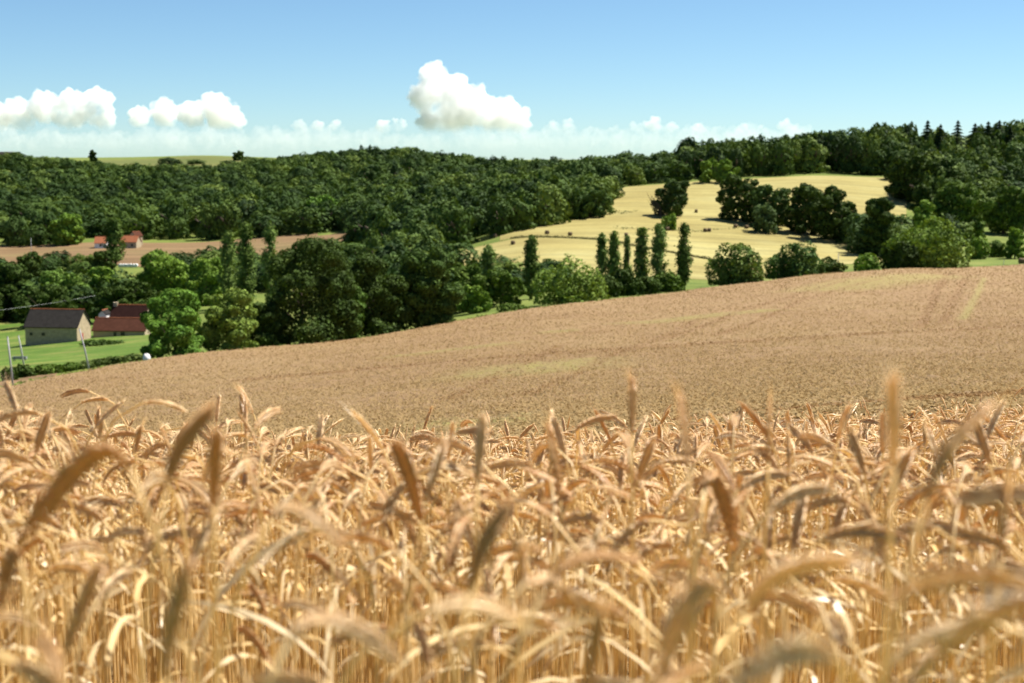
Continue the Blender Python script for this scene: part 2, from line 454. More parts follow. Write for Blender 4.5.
w = sheet('wheat_field', np.linspace(-330, 1380, 900), lambda px: (9.0, edge(px)), np.linspace(0, 1, 620) ** 1.0, M['canopy'], WH - 0.14, canopy_attrs, skirt=0.8)
tag(w, kind='stuff', label='pale tan wheat field sloping down and away to the tree line', cat='wheat field')

sheet('soil', np.linspace(-900, 1924, 60), lambda px: (0.5, 12.0), np.linspace(0, 1, 50), M['soil'], 0.004)
sheet('meadow', np.linspace(-150, 165, 60), lambda px: (max(edge(px) + 45, 215), 392), np.linspace(0, 1, 40), M['lush'], 0.05)
# hay stubble on the far hill, in three plots
lo_far = interp([(440, 520), (500, 518), (530, 519), (600, 508), (640, 492), (690, 478), (720, 470), (760, 462), (800, 458)])
sheet('hay_field', np.linspace(415, 800, 160), lambda px: (400, lo_far(px) - 2.0), np.linspace(0, 1, 80), M['hay'], 0.12)
sheet('hay_field', np.linspace(500, 905, 220), lambda px: (lo_far(px) + 1.5, interp([(500, 560), (600, 640), (625, 735), (700, 760), (905, 770)])(px)), np.linspace(0, 1, 160), M['hay'], 0.12)
# valley fields on the left
sheet('brown_field', np.linspace(-200, 318, 140), lambda px: (interp([(-200, 655), (100, 645), (150, 620), (262, 640)])(px), interp([(-200, 775), (30, 768), (100, 775), (150, 765), (262, 762)])(px)), np.linspace(0, 1, 60), M['plough'], 0.12)
sheet('brown_field', np.linspace(318, 354, 20), lambda px: (700, 745), np.linspace(0, 1, 20), M['plough'], 0.12)
sheet('brown_field', np.linspace(-60, 105, 50), lambda px: (482, 552), np.linspace(0, 1, 20), M['plough'], 0.12)
sheet('plateau_field', np.linspace(100, 275, 60), lambda px: (1420, 1760), np.linspace(0, 1, 40), M['plateau'], 0.2)
sheet('plateau_field', np.linspace(-60, 84, 40), lambda px: (1290 + max(px, 0) * 0.6, 1350 + max(px, 0) * 0.3), np.linspace(0, 1, 12), M['hay'], 0.2)
sheet('stubble_patch', np.linspace(-120, 52, 40), lambda px: (edge(px) + 6, edge(px) + 24), np.linspace(0, 1, 14), M['plough'], 0.06)

# ------------------------------------------------------------------ wheat stalks
def stalk_geo(n, x, y, z, h, phi, bend, lean, ear_len, tint, lod, r, scale_r=1.0, hero=None):
    """returns V, list of (faces, mat), tint ; stalks swept along bent centre lines. all arrays length n"""
    ns = {1: 10, 2: 5, 3: 2}[lod]; ne = {1: 6, 2: 4, 3: 3}[lod]
    # parameter s: stem 0..h, ear h..h+ear_len ; heading angle measured from vertical in plane phi
    segs = np.concatenate([np.linspace(0, 1, ns + 1)[:-1] ** 0.6, 1 + np.linspace(0, 1, ne + 1)])
    if lod == 3: segs = np.concatenate([[0.86, 0.94], 1 + np.linspace(0, 1, ne + 1)])
    m = len(segs)
    sl = np.where(segs[None] <= 1, segs[None] * h[:, None], h[:, None] + (segs[None] - 1) * ear_len[:, None])
    total = h + ear_len
    q = np.clip((sl - (h * 0.85)[:, None]) / (total - h * 0.85)[:, None], 0, 1)
    ang = lean[:, None] * np.minimum(sl / h[:, None], 1) + bend[:, None] * q ** 1.1
    ds = np.diff(sl, axis=1); am = 0.5 * (ang[:, 1:] + ang[:, :-1])
    hx = np.concatenate([np.zeros((n, 1)), np.cumsum(np.sin(am) * ds, 1)], 1)
    hz = np.concatenate([np.zeros((n, 1)), np.cumsum(np.cos(am) * ds, 1)], 1)
    if lod == 3: hz = hz + (h * 0.86)[:, None]
    c, s = np.cos(phi)[:, None], np.sin(phi)[:, None]
    C = np.stack([x[:, None] + hx * c, y[:, None] + hx * s, z[:, None] + hz], -1)
    T = np.stack([np.sin(ang) * c, np.sin(ang) * s, np.cos(ang)], -1)
    Pn = np.stack([-s + 0 * ang, c + 0 * ang, 0 * ang], -1)          # out of plane
    Bn = np.cross(T, Pn)
    Vs, Fs, Ts = [], [], []
    base = 0
    fat = r.uniform(0.78, 1.12, n)[:, None]
    def emit(v, f, mi):
        nonlocal base
        k = v.shape[1]
        Vs.append(v.reshape(-1, 3)); Ts.append(np.repeat(tint, k))
        off = base + np.arange(n)[:, None, None] * k
        Fs.append(((f[None] + off).reshape(-1, f.shape[1]), mi)); base += n * k
    # stem tube (3 sided)
    nst = (2 if lod == 3 else ns) + 1
    rad = (0.0021 if lod < 3 else 0.0035) * scale_r
    rings = []
    for k in range(3):
        a = 2 * math.pi * k / 3
        rings.append(C[:, :nst] + (Pn[:, :nst] * math.cos(a) + Bn[:, :nst] * math.sin(a)) * (rad[..., None] if isinstance(rad, np.ndarray) else rad))
    v = np.stack(rings, 2).reshape(n, nst * 3, 3)
    f = np.array([[i * 3 + k, i * 3 + (k + 1) % 3, (i + 1) * 3 + (k + 1) % 3, (i + 1) * 3 + k] for i in range(nst - 1) for k in range(3)])
    emit(v, f, 1)
    e0 = m - ne - 1
    def ear_at(t):
        p = e0 + t * ne; i = np.minimum(int(p), m - 2); w_ = p - i
        return (C[:, i] * (1 - w_) + C[:, i + 1] * w_, T[:, i] * (1 - w_) + T[:, i + 1] * w_, Pn[:, i], Bn[:, i])
    tw_ = r.uniform(0, math.pi, n)[:, None]
    if lod == 1:
        K = 20
        ocf = np.array([[0,1,2],[0,2,3],[0,3,4],[0,4,1],[5,2,1],[5,3,2],[5,4,3],[5,1,4]])
        cr = []
        for i in range(5):
            c0, T0, P0, B0 = ear_at(i / 4 * 0.96)
            for k in range(4):
                a = math.pi / 2 * k
                cr.append(c0 + (P0 * math.cos(a) + B0 * math.sin(a)) * 0.0022 * scale_r * [0.5, 1, 1, 0.85, 0.3][i])
        emit(np.stack(cr, 1), np.array([[i * 4 + k, i * 4 + (k + 1) % 4, (i + 1) * 4 + (k + 1) % 4, (i + 1) * 4 + k] for i in range(4) for k in range(4)]), 0)
        for i in range(K + 1):
            t = i / K * 0.93; side = 1 if i % 2 else -1
            c0, T0, P0, B0 = ear_at(t)
            A = P0 * np.cos(tw_) + B0 * np.sin(tw_); Bq = -P0 * np.sin(tw_) + B0 * np.cos(tw_)
            size = (0.55 + 0.75 * math.sin(math.pi * min(1, (t + 0.12) / 1.1)) ** 0.8) * scale_r
            sp_l = 0.0120 * size * r.uniform(0.85, 1.15, n)[:, None]
            wd = 0.0028 * size * fat * r.uniform(0.85, 1.2, n)[:, None]
            off = (0.0022 * size) * side if i < K else 0.0
            o0 = c0 + A * off
            d = T0 + A * (0.20 * side if i < K else 0); d /= np.linalg.norm(d, axis=1)[:, None]
            sd = A - d * (A * d).sum(1)[:, None]; sd /= np.linalg.norm(sd, axis=1)[:, None]
            mid = o0 + d * sp_l * 0.42
            tip = o0 + d * sp_l * (1.0 + 0.9 * r.random((n, 1)) ** 2)
            v = np.stack([o0 - d * sp_l * 0.1, mid + sd * wd * 0.8, mid + Bq * wd, mid - sd * wd * 0.8, mid - Bq * wd, tip], 1)
            emit(v, ocf, 0)
            al = r.uniform(0.008, 0.034, (n, 1)); da = d + sd * (0.12 * side) + r.normal(0, 0.10, (n, 3)); aw = Bq * 0.0005
            emit(np.stack([tip - d * 0.002 - aw, tip - d * 0.002 + aw, tip + da * al], 1), np.array([[0, 1, 2]]), 0)
    else:
        K = 5 if lod == 2 else 3
        nk = 4 if lod == 2 else 3
        prof = [0.25, 0.9, 1.0, 0.85, 0.1] if lod == 2 else [0.5, 1.0, 0.1]
        rr = []
        for i in range(K):
            c0, T0, P0, B0 = ear_at(i / (K - 1))
            A = P0 * np.cos(tw_) + B0 * np.sin(tw_); Bq = -P0 * np.sin(tw_) + B0 * np.cos(tw_)
            for k in range(nk):
                a = 2 * math.pi * k / nk
                j = r.uniform(0.75, 1.25, n)[:, None]
                rr.append(c0 + (A * math.cos(a) * 0.0062 + Bq * math.sin(a) * 0.0046) * prof[i] * scale_r * j * (1.0 if lod == 2 else 1.25))
        v = np.stack(rr, 1)
        f = np.array([[i * nk + k, i * nk + (k + 1) % nk, (i + 1) * nk + (k + 1) % nk, (i + 1) * nk + k] for i in range(K - 1) for k in range(nk)])
        emit(v, f, 0)
    # dry leaf blade
    if lod < 3:
        nb = 6 if lod == 1 else 3
        iL = int(round((0.62 if lod == 1 else 0.6) * ns))
        b0 = C[:, iL]; lp = phi + r.uniform(-2.6, 2.6, n); L = r.uniform(0.10, 0.24, n); wdt = r.uniform(0.0035, 0.006, n) * scale_r
        a0 = r.uniform(0.15, 0.7, n); a1 = r.uniform(1.0, 2.8, n); roll = r.uniform(-1.5, 1.5, n)
        pos = b0.copy(); vv = []
        for i in range(nb + 1):
            t = i / nb; a = a0 + (a1 - a0) * t
            d = np.stack([np.sin(a) * np.cos(lp), np.sin(a) * np.sin(lp), np.cos(a)], -1)
            if i: pos = pos + d * (L / nb)[:, None]
            sv = np.stack([-np.sin(lp), np.cos(lp), 0 * lp], -1); up = np.cross(d, sv)
            rl = roll * t * 1.6
            s2 = sv * np.cos(rl)[:, None] + up * np.sin(rl)[:, None]
            ww = wdt * (1 - t ** 2 * 0.9)
            vv += [pos - s2 * ww[:, None], pos + s2 * ww[:, None]]
        v = np.stack(vv, 1)
        f = np.array([[2 * i, 2 * i + 1, 2 * i + 3, 2 * i + 2] for i in range(nb)])
        emit(v, f, 2)
    return np.concatenate(Vs), Fs, np.concatenate(Ts)

def stalk_params(n, r):
    bent = r.random(n) < 0.92
    bend = np.where(bent, r.uniform(1.7, 3.1, n), r.uniform(0.3, 1.1, n))
    lean = r.normal(0.05, 0.07, n)
    h = WH - 0.07 + r.normal(0, 0.045, n)
    return h, r.uniform(0, 2 * math.pi, n), bend, lean, r.uniform(0.066, 0.094, n), np.clip(r.normal(0.5, 0.25, n), 0, 1)

def scatter(y0, y1, dens, r, margin=0.10):
    n = int(dens * (0.36 + margin) * (y1 ** 2 - y0 ** 2))
    y = np.sqrt(r.uniform(y0 ** 2, y1 ** 2, n))
    x = r.uniform(-1, 1, n) * (0.36 + margin) * y
    return x, y

# the mass of the crop behind the nearest stalks: one object
NEAR = 2.25
wr = np.random.default_rng(5)
aV, aF, aM, aT = [], [], [], []; vb = 0
for (y0, y1, dens, lod, mg) in ((0.55, NEAR, 170, 1, None), (NEAR, 6.2, 255, 1, 0.12), (6.2, 13.0, 240, 2, 0.08), (13.0, 120.0, 0, 3, 0.04)):
    if mg is None:                                   # beside the nearest stalks, outside the picture
        y = wr.uniform(y0, y1, int(dens * (y1 - y0) * 5.0)); x = wr.uniform(-2.5, 2.5, len(y)); kq = np.abs(x) > 0.42 * y + 0.05; x, y = x[kq], y[kq]
    elif lod < 3:
        n_ = int(dens * ((0.36 + mg) * (y1 ** 2 - y0 ** 2) + 3.0 * (y1 - y0))); y = y0 + (y1 - y0) * wr.random(3 * n_); wd_ = (0.36 + mg) * y + 1.5
        y = y[wr.random(len(y)) < wd_ / wd_.max()][:n_]; x = wr.uniform(-1, 1, len(y)) * ((0.36 + mg) * y + 1.5)
    else:
        y = y0 * (y1 / y0) ** wr.random(52000); x = wr.uniform(-1, 1, len(y)) * (0.42 * y + 1.5)
        keep = tram_at(x, y) < 0.80 + 0.5 * wr.random(len(x)); x, y = x[keep], y[keep]
    n = len(x); z = ground(x, y)
    h, phi, bend, lean, el, ti = stalk_params(n, wr)
    if lod == 1: h = h + 0.05 * np.clip((380 - (512 + F * x / y)) / 300, 0, 1)
    if lod == 3: ti = np.clip(ti * 0.4 + 0.6 - 1.1 * tram_at(x, y), 0, 1)
    sc = 1.0 if lod < 3 else ((y / 13.0) ** 0.55)[:, None]
    if lod == 3: el = el * (y / 13.0) ** 0.45; z = z - 0.05 * (y / 13.0) ** 0.45
    V, Fs, T = stalk_geo(n, x, y, z, h, phi, bend, lean, el, ti, lod, wr, sc)
    for f, mi in Fs:
        aF.append(f + vb); aM.append(3 if lod == 3 else mi)
    aV.append(V); aT.append(T); vb += len(V)
# tops of the crop farther down the slope, as small tilted tufts
py_ = 10.5 * (430.0 / 10.5) ** wr.random(430000); px_ = wr.uniform(-40, 1064, len(py_))
kk = py_ < np.array([edge(p) for p in px_]) - 0.5; px_, py_ = px_[kk], py_[kk]
tx = (px_ - 512) / F * py_
kk = green_at(tx, py_) < 0.2 + wr.random(len(tx)); tx, ty = tx[kk], py_[kk]
tz = ground(tx, ty) + WH - 0.12 + wr.uniform(0, 0.16, len(tx))
nn = wr.normal(0, 1, (len(tx), 3)); nn[:, 2] = 2.1; nn /= np.linalg.norm(nn, axis=1)[:, None]
a_ = np.cross(nn, wr.normal(0, 1, nn.shape)); a_ /= np.linalg.norm(a_, axis=1)[:, None]; b_ = np.cross(nn, a_)
sz = ((0.020 + 0.00050 * ty) * wr.uniform(0.6, 1.3, len(ty)))[:, None]
cc = np.stack([tx, ty, tz], 1)
V = np.stack([cc - a_ * sz, cc - b_ * sz * 0.6, cc + a_ * sz, cc + b_ * sz * 0.6], 1).reshape(-1, 3)
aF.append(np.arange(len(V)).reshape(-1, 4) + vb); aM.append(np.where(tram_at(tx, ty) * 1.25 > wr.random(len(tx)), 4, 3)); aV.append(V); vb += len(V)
aT.append(np.repeat(np.clip(wr.normal(0.5, 0.25, len(tx)) + np.clip(0.35 - 0.0026 * ty, -0.35, 0.35), 0, 1), 4))
M['tuft'] = straw('wheat_tops', (0.2161, 0.1452, 0.06728), (0.3093, 0.2226, 0.1109), 0.2, 0.03, 0.85)
M['tuft_dark'] = straw('shaded_wheat_tops', (0.135, 0.075, 0.032), (0.235, 0.140, 0.062), 0.12, 0.03, 0.85)  # shade of the standing crop along the tracks, painted into the tuft colour
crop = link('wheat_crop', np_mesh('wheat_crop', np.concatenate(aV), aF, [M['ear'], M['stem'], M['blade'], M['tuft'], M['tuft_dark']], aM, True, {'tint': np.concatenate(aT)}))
tag(crop, 'dense mass of ripe golden wheat behind the nearest stalks', 'wheat', kind='stuff')
del aV, aF, aM, aT

WG = 'nearest wheat stalks in front of the camera'
def split_stalk(V, Fs, T, mi):
    fs = [f for f, m_ in Fs if m_ == mi]
    fa = [np.asarray(f) for f in fs]
    used = np.unique(np.concatenate([f.ravel() for f in fa]))
    remap = np.zeros(len(V), np.int32); remap[used] = np.arange(len(used))
    return V[used], [remap[f] for f in fa], T[used]
def stalk_meshes(h, bend, lean, el, ti, r):
    one = lambda v: np.array([v], float)
    V, Fs, T = stalk_geo(1, one(0), one(0), one(0), one(h), one(0), one(bend), one(lean), one(el), one(ti), 1, r)
    res = {}
    for nm, mi, mk in (('ear', 0, 'ear'), ('stem', 1, 'stem'), ('leaf_blade', 2, 'blade')):
        v, f, t = split_stalk(V, Fs, T, mi)
        res[nm] = np_mesh('wheat_' + nm, v, f, [M[mk]], None, True, {'tint': t})
    return res
protos = []
pr = np.random.default_rng(9)
for i in range(26):
    h, phi, bend, lean, el, ti = [a[0] for a in stalk_params(1, pr)]
    protos.append((stalk_meshes(h, bend, lean, el, ti, pr)))
def place_stalk(meshes, x, y, rz, z, label, group=WG):
    e = bpy.data.objects.new('wheat_stalk', None); COL.objects.link(e); e.empty_display_size = 0.05
    e.location = (x, y, z); e.rotation_euler = (0, 0, rz)
    tag(e, label, 'wheat', group)
    for nm, me in meshes.items(): link(nm, me, e)
    return e

# stalks one can pick out, set where the photograph shows them: ear foot, ear tip (pixels), distance, label
heroes = [
 ((168, 482), (216, 405), 1.30, 0.25, 'tall brown blurred ear slanting up to the right at left of the field'),
 ((214, 505), (219, 428), 1.36, 0.05, 'upright dark brown ear beside the slanting brown ear'),
 ((478, 482), (484, 415), 1.45, 0.10, 'upright slender ear rising over the pale field near the middle'),
 ((632, 435), (632, 378), 1.75, -0.08, 'lone thin ear standing straight up against the tan field'),
 ((768, 462), (770, 400), 1.55, 0.05, 'upright brown ear rising against the dark track line'),
 ((893, 470), (893, 372), 1.12, -0.30, 'tallest pale ear on the right, tip nearest the tree line'),
 ((926, 500), (990, 405), 1.05, 0.35, 'big dark blurred ear leaning to the right at right of the field'),
 ((838, 440), (850, 405), 2.1, 0.10, 'short upright ear beside the tallest pale ear'),
 ((688, 470), (680, 395), 1.30, -0.15, 'tall ear leaning slightly left, right of the lone thin ear'),
 ((130, 470), (20, 545), 1.20, -1.2, 'bowed ear drooping to the left at the left edge'),
 ((270, 520), (345, 545), 1.20, 1.9, 'pale ear arched over to the right below the brown ears'),
 ((290, 640), (400, 660), 0.95, 2.1, 'large pale blurred arched ear at the bottom, left of the middle'),
 ((470, 590), (512, 500), 1.02, 0.30, 'thick brown blurred ear leaning right at the bottom middle'),
 ((545, 590), (640, 560), 1.10, 1.4, 'brown ear arching right in the lower middle'),
 ((745, 610), (860, 560), 0.98, 1.2, 'pale ear stretched out to the right in the lower right'),
 ((720, 600), (650, 690), 0.92, -2.1, 'pale blurred ear drooping left at the bottom right of the middle'),
 ((590, 690), (600, 610), 1.00, 0.05, 'stout upright ear cut by the bottom edge of the photo'),
 ((165, 680), (190, 560), 0.92, 0.10, 'large dark blurred ear standing up at the bottom left'),
 ((420, 520), (395, 440), 1.5, -0.25, 'upright ear leaning left beside the slender middle ear'),
 ((1000, 560), (1008, 480), 1.2, 0.10, 'upright brown ear at the right edge'),
 ((705, 490), (735, 540), 1.5, 1.7, 'ear hanging over to the right under the left leaning ear'),
 ((60, 690), (40, 640), 0.95, -0.6, 'blurred orange ear at the bottom left corner'),
 ((20, 560), (-2, 610), 1.25, -0.2, 'dark ear cut by the left edge of the photo'),
 ((560, 500), (548, 425), 1.7, -0.10, 'thin upright ear right of the slender middle ear'),
]
hr = np.random.default_rng(21)
hero_xy = []
M['ear_pale'] = straw('pale_wheat_ear', (0.68, 0.43, 0.20), (0.98, 0.79, 0.52), 0.46, 0.5)
M['ear_brown'] = straw('brown_wheat_ear', (0.52, 0.290, 0.120), (0.84, 0.57, 0.28), 0.44, 0.4)
def hero_stalk(foot, tip, Y, curve, label):
    Y *= 0.84 if Y < 1.4 else 1.0
    brown = 'pale' not in label
    A = at(*foot, Y); B = at(*tip, Y * (1 + 0.02 * hr.normal()))
    g = gz(A.x - 0.02, Y)
    base = Vector((A.x - (B.x - A.x) * 0.35 + hr.normal() * 0.015, Y + 0.03 * hr.normal(), 0)); base.z = gz(base.x, base.y)
    d = (B - A)
    # stem as a smooth curve ending along the start direction of the ear
    horiz = Vector((d.x, d.y, 0))
    t1 = Vector((d.x * 0.6, d.y, abs(d.z) + 0.6 * abs(d.x) + 0.01)).normalized()
    L = (A - base).length
    def bez(p0, p1, p2, p3, n):
        o = []
        for i in range(n + 1):
            t = i / n; s_ = 1 - t
            o.append(p0 * s_ ** 3 + p1 * (3 * s_ * s_ * t) + p2 * (3 * s_ * t * t) + p3 * t ** 3)
        return o
    stem = bez(base, base + Vector((0, 0, L * 0.5)), A - t1 * L * 0.28, A, 14)
    arch = t1 * d.length * 0.45
    end = (B - (A + arch * 0.9)).normalized()
    ear = bez(A, A + arch, B - end * d.length * 0.35, B, 12)
    root = bpy.data.objects.new('wheat_stalk', None); COL.objects.link(root); root.location = base; root.empty_display_size = 0.05
    tag(root, label, 'wheat', WG)
    loc = lambda p: p - base
    mb = MB(); mb.tube([loc(p) for p in stem], [0.0024 - 0.0006 * i / 14 for i in range(15)], 5)
    so = mb.build('stem', M['stem'], root, smooth=True)
    el = d.length; K = 22; fs = min(1.25, max(0.7, el / 0.085)); mb = MB(); tw0 = hr.uniform(0, 3.14)
    tintv = float(np.clip(hr.normal(0.45 if brown else 0.8, 0.15), 0, 1))
    mb.tube([loc(p) for p in ear], [0.0024 * fs * (0.5 if i == 0 else 1 if i < 9 else 0.8 - 0.2 * (i - 9)) for i in range(13)], 6)
    for i in range(K + 1):
        t = i / K * 0.93; p = t * 12; k = min(int(p), 11); w_ = p - k
        c0 = ear[k].lerp(ear[k + 1], w_); T0 = (ear[k + 1] - ear[k]).normalized()
        P0 = T0.cross(Vector((0.2, 1, 0.1))).normalized(); B0 = T0.cross(P0)
        A0 = P0 * math.cos(tw0) + B0 * math.sin(tw0); Bq = B0 * math.cos(tw0) - P0 * math.sin(tw0)
        sd_ = (1 if i % 2 else -1) if i < K else 0
        size = fs * (0.55 + 0.75 * math.sin(math.pi * min(1, (t + 0.12) / 1.1)) ** 0.8)
        sl = 0.0125 * size * hr.uniform(0.85, 1.15); wd = 0.0030 * size * hr.uniform(0.9, 1.2)
        dd = (T0 + A0 * 0.22 * sd_).normalized(); sv = (A0 - dd * A0.dot(dd)).normalized()
        o0 = c0 + A0 * 0.0023 * size * sd_; mid = o0 + dd * sl * 0.42; tp = o0 + dd * sl * (1 + 0.5 * hr.random())
        mb.add([loc(q) for q in (o0 - dd * sl * 0.1, mid + sv * wd * 0.8, mid + Bq * wd, mid - sv * wd * 0.8, mid - Bq * wd, tp)],
               [(0,1,2),(0,2,3),(0,3,4),(0,4,1),(5,2,1),(5,3,2),(5,4,3),(5,1,4)])
        aw_ = tp + (dd + sv * 0.15 * sd_ + Vector(hr.normal(0, 0.1, 3))) * hr.uniform(0.008, 0.026)
        mb.add([loc(q) for q in (tp - dd * 0.002 - Bq * 0.0005, tp - dd * 0.002 + Bq * 0.0005, aw_)], [(0, 1, 2)])
    eo = mb.build('ear', M['ear_brown'] if brown else M['ear_pale'], root, smooth=True)
    for o_ in (so, eo):
        a_ = o_.data.attributes.new('tint', 'FLOAT', 'POINT'); a_.data.foreach_set('value', np.full(len(o_.data.vertices), tintv, np.float32))
    hero_xy.append((base.x, base.y))
for hdef in heroes: hero_stalk(*hdef)
nr_ = np.random.default_rng(31)
nx, ny = np.hstack([scatter(0.55, 0.85, 60, nr_, 0.06), scatter(0.85, 1.45, 42, nr_, 0.06), scatter(1.45, 1.85, 120, nr_, 0.06), scatter(1.85, NEAR, 240, nr_, 0.06)])
print('near stalks', len(nx))
k = np.argsort(ny)[:276]
for i, j in enumerate(k):
    x, y = float(nx[j]), float(ny[j])
    dz = -0.055 if y < 0.85 else -0.07 if y < 1.25 else -0.03
    place_stalk(protos[i % len(protos)], x, y, random.uniform(0, 6.283), gz(x, y) + dz + random.gauss(0, 0.02), 'ripe golden wheat stalk with a blurred ear close to the camera')

# ------------------------------------------------------------------ trees
def leaf_quads(pts, nrm, size, r, jit=0.32):
    n = len(pts)
    nr = nrm * 0.9 + r.normal(0, jit, (n, 3)); nr /= np.linalg.norm(nr, axis=1)[:, None] + 1e-9
    a = np.cross(nr, r.normal(0, 1, (n, 3))); a /= np.linalg.norm(a, axis=1)[:, None] + 1e-9
    b = np.cross(nr, a)
    s = size * r.uniform(0.55, 1.45, (n, 1)); s2 = s * r.uniform(0.5, 0.9, (n, 1))
    lift = nr * s * 0.22
    V = np.stack([pts - a * s - lift, pts - b * s2, pts + a * s * r.uniform(0.6, 1.1, (n, 1)) - lift, pts + b * s2], 1).reshape(-1, 3)
    return V, np.arange(4 * n).reshape(n, 4)

def broad_crown(r, h, w, n, size, low=0.12, flat=1.0, lobes=None, sub=5):
    """leaf clumps over a two-level heap of lobes; origin at the foot of the tree"""
    nl = lobes or int(r.integers(15, 22))
    rx = w / 2; ax = np.array([1.1, 1.1, 0.9])
    cs, rs = [], []
    lean = r.normal(0, 0.10, 2) * w
    peak = r.uniform(0.30, 0.46)
    for i in range(nl):
        t = (i + r.random()) / nl
        t = low + (0.94 - low) * t
        prof = (1 - abs((t - peak) / (1.05 - peak if t > peak else peak + 0.38)) ** 2.1) ** 0.55
        th = i * 2.4 + r.uniform(-0.7, 0.7); q = min(rx, h * 0.5) * r.uniform(0.24, 0.42)
        rad = max(0, rx * prof * r.uniform(0.80, 1.12) - q * 0.95)
        c = np.array([math.cos(th) * rad + lean[0] * t, math.sin(th) * rad + lean[1] * t, max(h * t, q * 0.5) if t < 0.5 else min(h * t, h - q * 0.75)])
        cs.append(c); rs.append(q)
        for k in range(sub):
            d = r.normal(0, 1, 3); d[2] = abs(d[2]) * 0.8 + d[2] * 0.2; d[:2] += 0.9 * np.array([math.cos(th), math.sin(th)]); d /= np.linalg.norm(d)
            cs.append(c + d * q * r.uniform(0.6, 0.95) * ax); rs.append(q * r.uniform(0.34, 0.6))
    for t in (0.3, 0.5, 0.7):
        cs.append(np.array([lean[0] * t, lean[1] * t, h * max(t, low + 0.12)])); rs.append(min(rx, h * 0.45) * (0.62 if t < 0.7 else 0.42))
    cs = np.array(cs); rs = np.array(rs)
    m = int(n * 2.4); pick = r.choice(len(rs), m, p=rs ** 1.7 / (rs ** 1.7).sum())
    d = r.normal(0, 1, (m, 3)); d /= np.linalg.norm(d, axis=1)[:, None]
    depth = 1 - 0.30 * r.random(m) ** 1.6 + (r.random(m) < 0.12) * r.uniform(0, 0.16, m)
    p = cs[pick] + d * (rs[pick] * depth)[:, None] * ax
    inside = np.zeros(m, int)
    for c, q in zip(cs, rs): inside += (np.linalg.norm((p - c) / ax, axis=1) < q * 0.70)
    ok = (inside == 0) & (p[:, 2] > h * max(low, 0) * 0.5 - 0.1)
    p = p[ok][:n]; d = d[ok][:n]
    p[:, 2] *= h / max(p[:, 2].max(), 1e-6)
    return leaf_quads(p, d, size, r)

def dome_crown(r, h, w, n, size, bumps=22, base=0.04, jit=0.32):
    """one closed rounded crown broken into many swellings, down to the ground"""
    cs, rs = [], []
    for i in range(bumps):
        u = 1 - 1.15 * (i + 0.5) / bumps                       # cos of the polar angle, top to below the waist
        th = i * 2.39996 + r.uniform(-0.5, 0.5); s_ = math.sqrt(max(0, 1 - u * u)); q = r.uniform(0.12, 0.29); k = r.uniform(0.74, 1.16)
        cs.append((math.cos(th) * s_ * (0.5 - q) * k, math.sin(th) * s_ * (0.5 - q) * k, 0.46 + u * (0.53 - q) * k)); rs.append(q)
        if i % 2:
            cs.append((math.cos(th) * s_ * (0.5 - q) * 1.1, math.sin(th) * s_ * (0.5 - q) * 1.1, max(0.12, 0.46 + u * 0.3 - 0.24))); rs.append(q * 0.9)
    for i in range(9):
        th = i * 0.7 + r.uniform(-0.2, 0.2); q = r.uniform(0.13, 0.2)
        cs.append((math.cos(th) * (0.47 - q), math.sin(th) * (0.47 - q), q * 0.8)); rs.append(q)
    cs.append((0, 0, 0.45)); rs.append(0.36)
    cs = np.array(cs); rs = np.array(rs)
    m = int(n * 3.2); pick = r.choice(len(rs), m, p=rs ** 1.8 / (rs ** 1.8).sum())
    d = r.normal(0, 1, (m, 3)); d /= np.linalg.norm(d, axis=1)[:, None]
    depth = 1 - 0.22 * r.random(m) ** 1.5 + (r.random(m) < 0.1) * r.uniform(0, 0.15, m)
    p = cs[pick] + d * (rs[pick] * depth)[:, None]
    inside = np.zeros(m, int)
    for c, q in zip(cs, rs): inside += np.linalg.norm(p - c, axis=1) < q * 0.76
    ok = (inside == 0) & (p[:, 2] > base * 0.3)
    p = p[ok][:n]; d = d[ok][:n]
    p[:, 2] /= p[:, 2].max()
    ph = r.uniform(0, 6.28, 4); an = np.arctan2(p[:, 1], p[:, 0])
    rr = 1 + 0.16 * np.sin(an * 2 + ph[0]) + 0.12 * np.sin(an * 3 + ph[1] + 3 * p[:, 2]) + 0.10 * np.sin(7 * p[:, 2] + ph[2] + an)
    rr *= 0.80 + 0.42 * vnoise(an * 2.3 + 9, p[:, 2] * 6 + an, 1.0, int(r.integers(1000)))
    p[:, 2] *= 0.82 + 0.34 * vnoise(p[:, 0] * 5 + 7, p[:, 1] * 5 + 7, 1.0, int(r.integers(1000))); p[:, 2] /= p[:, 2].max()
    p[:, :2] *= rr[:, None]; p[:, 0] += 0.10 * math.sin(ph[3]) * p[:, 2]
    sc = np.array([w, w, h]); dn = d / sc; dn /= np.linalg.norm(dn, axis=1)[:, None]
    return leaf_quads(p * sc, dn, size, r, jit)

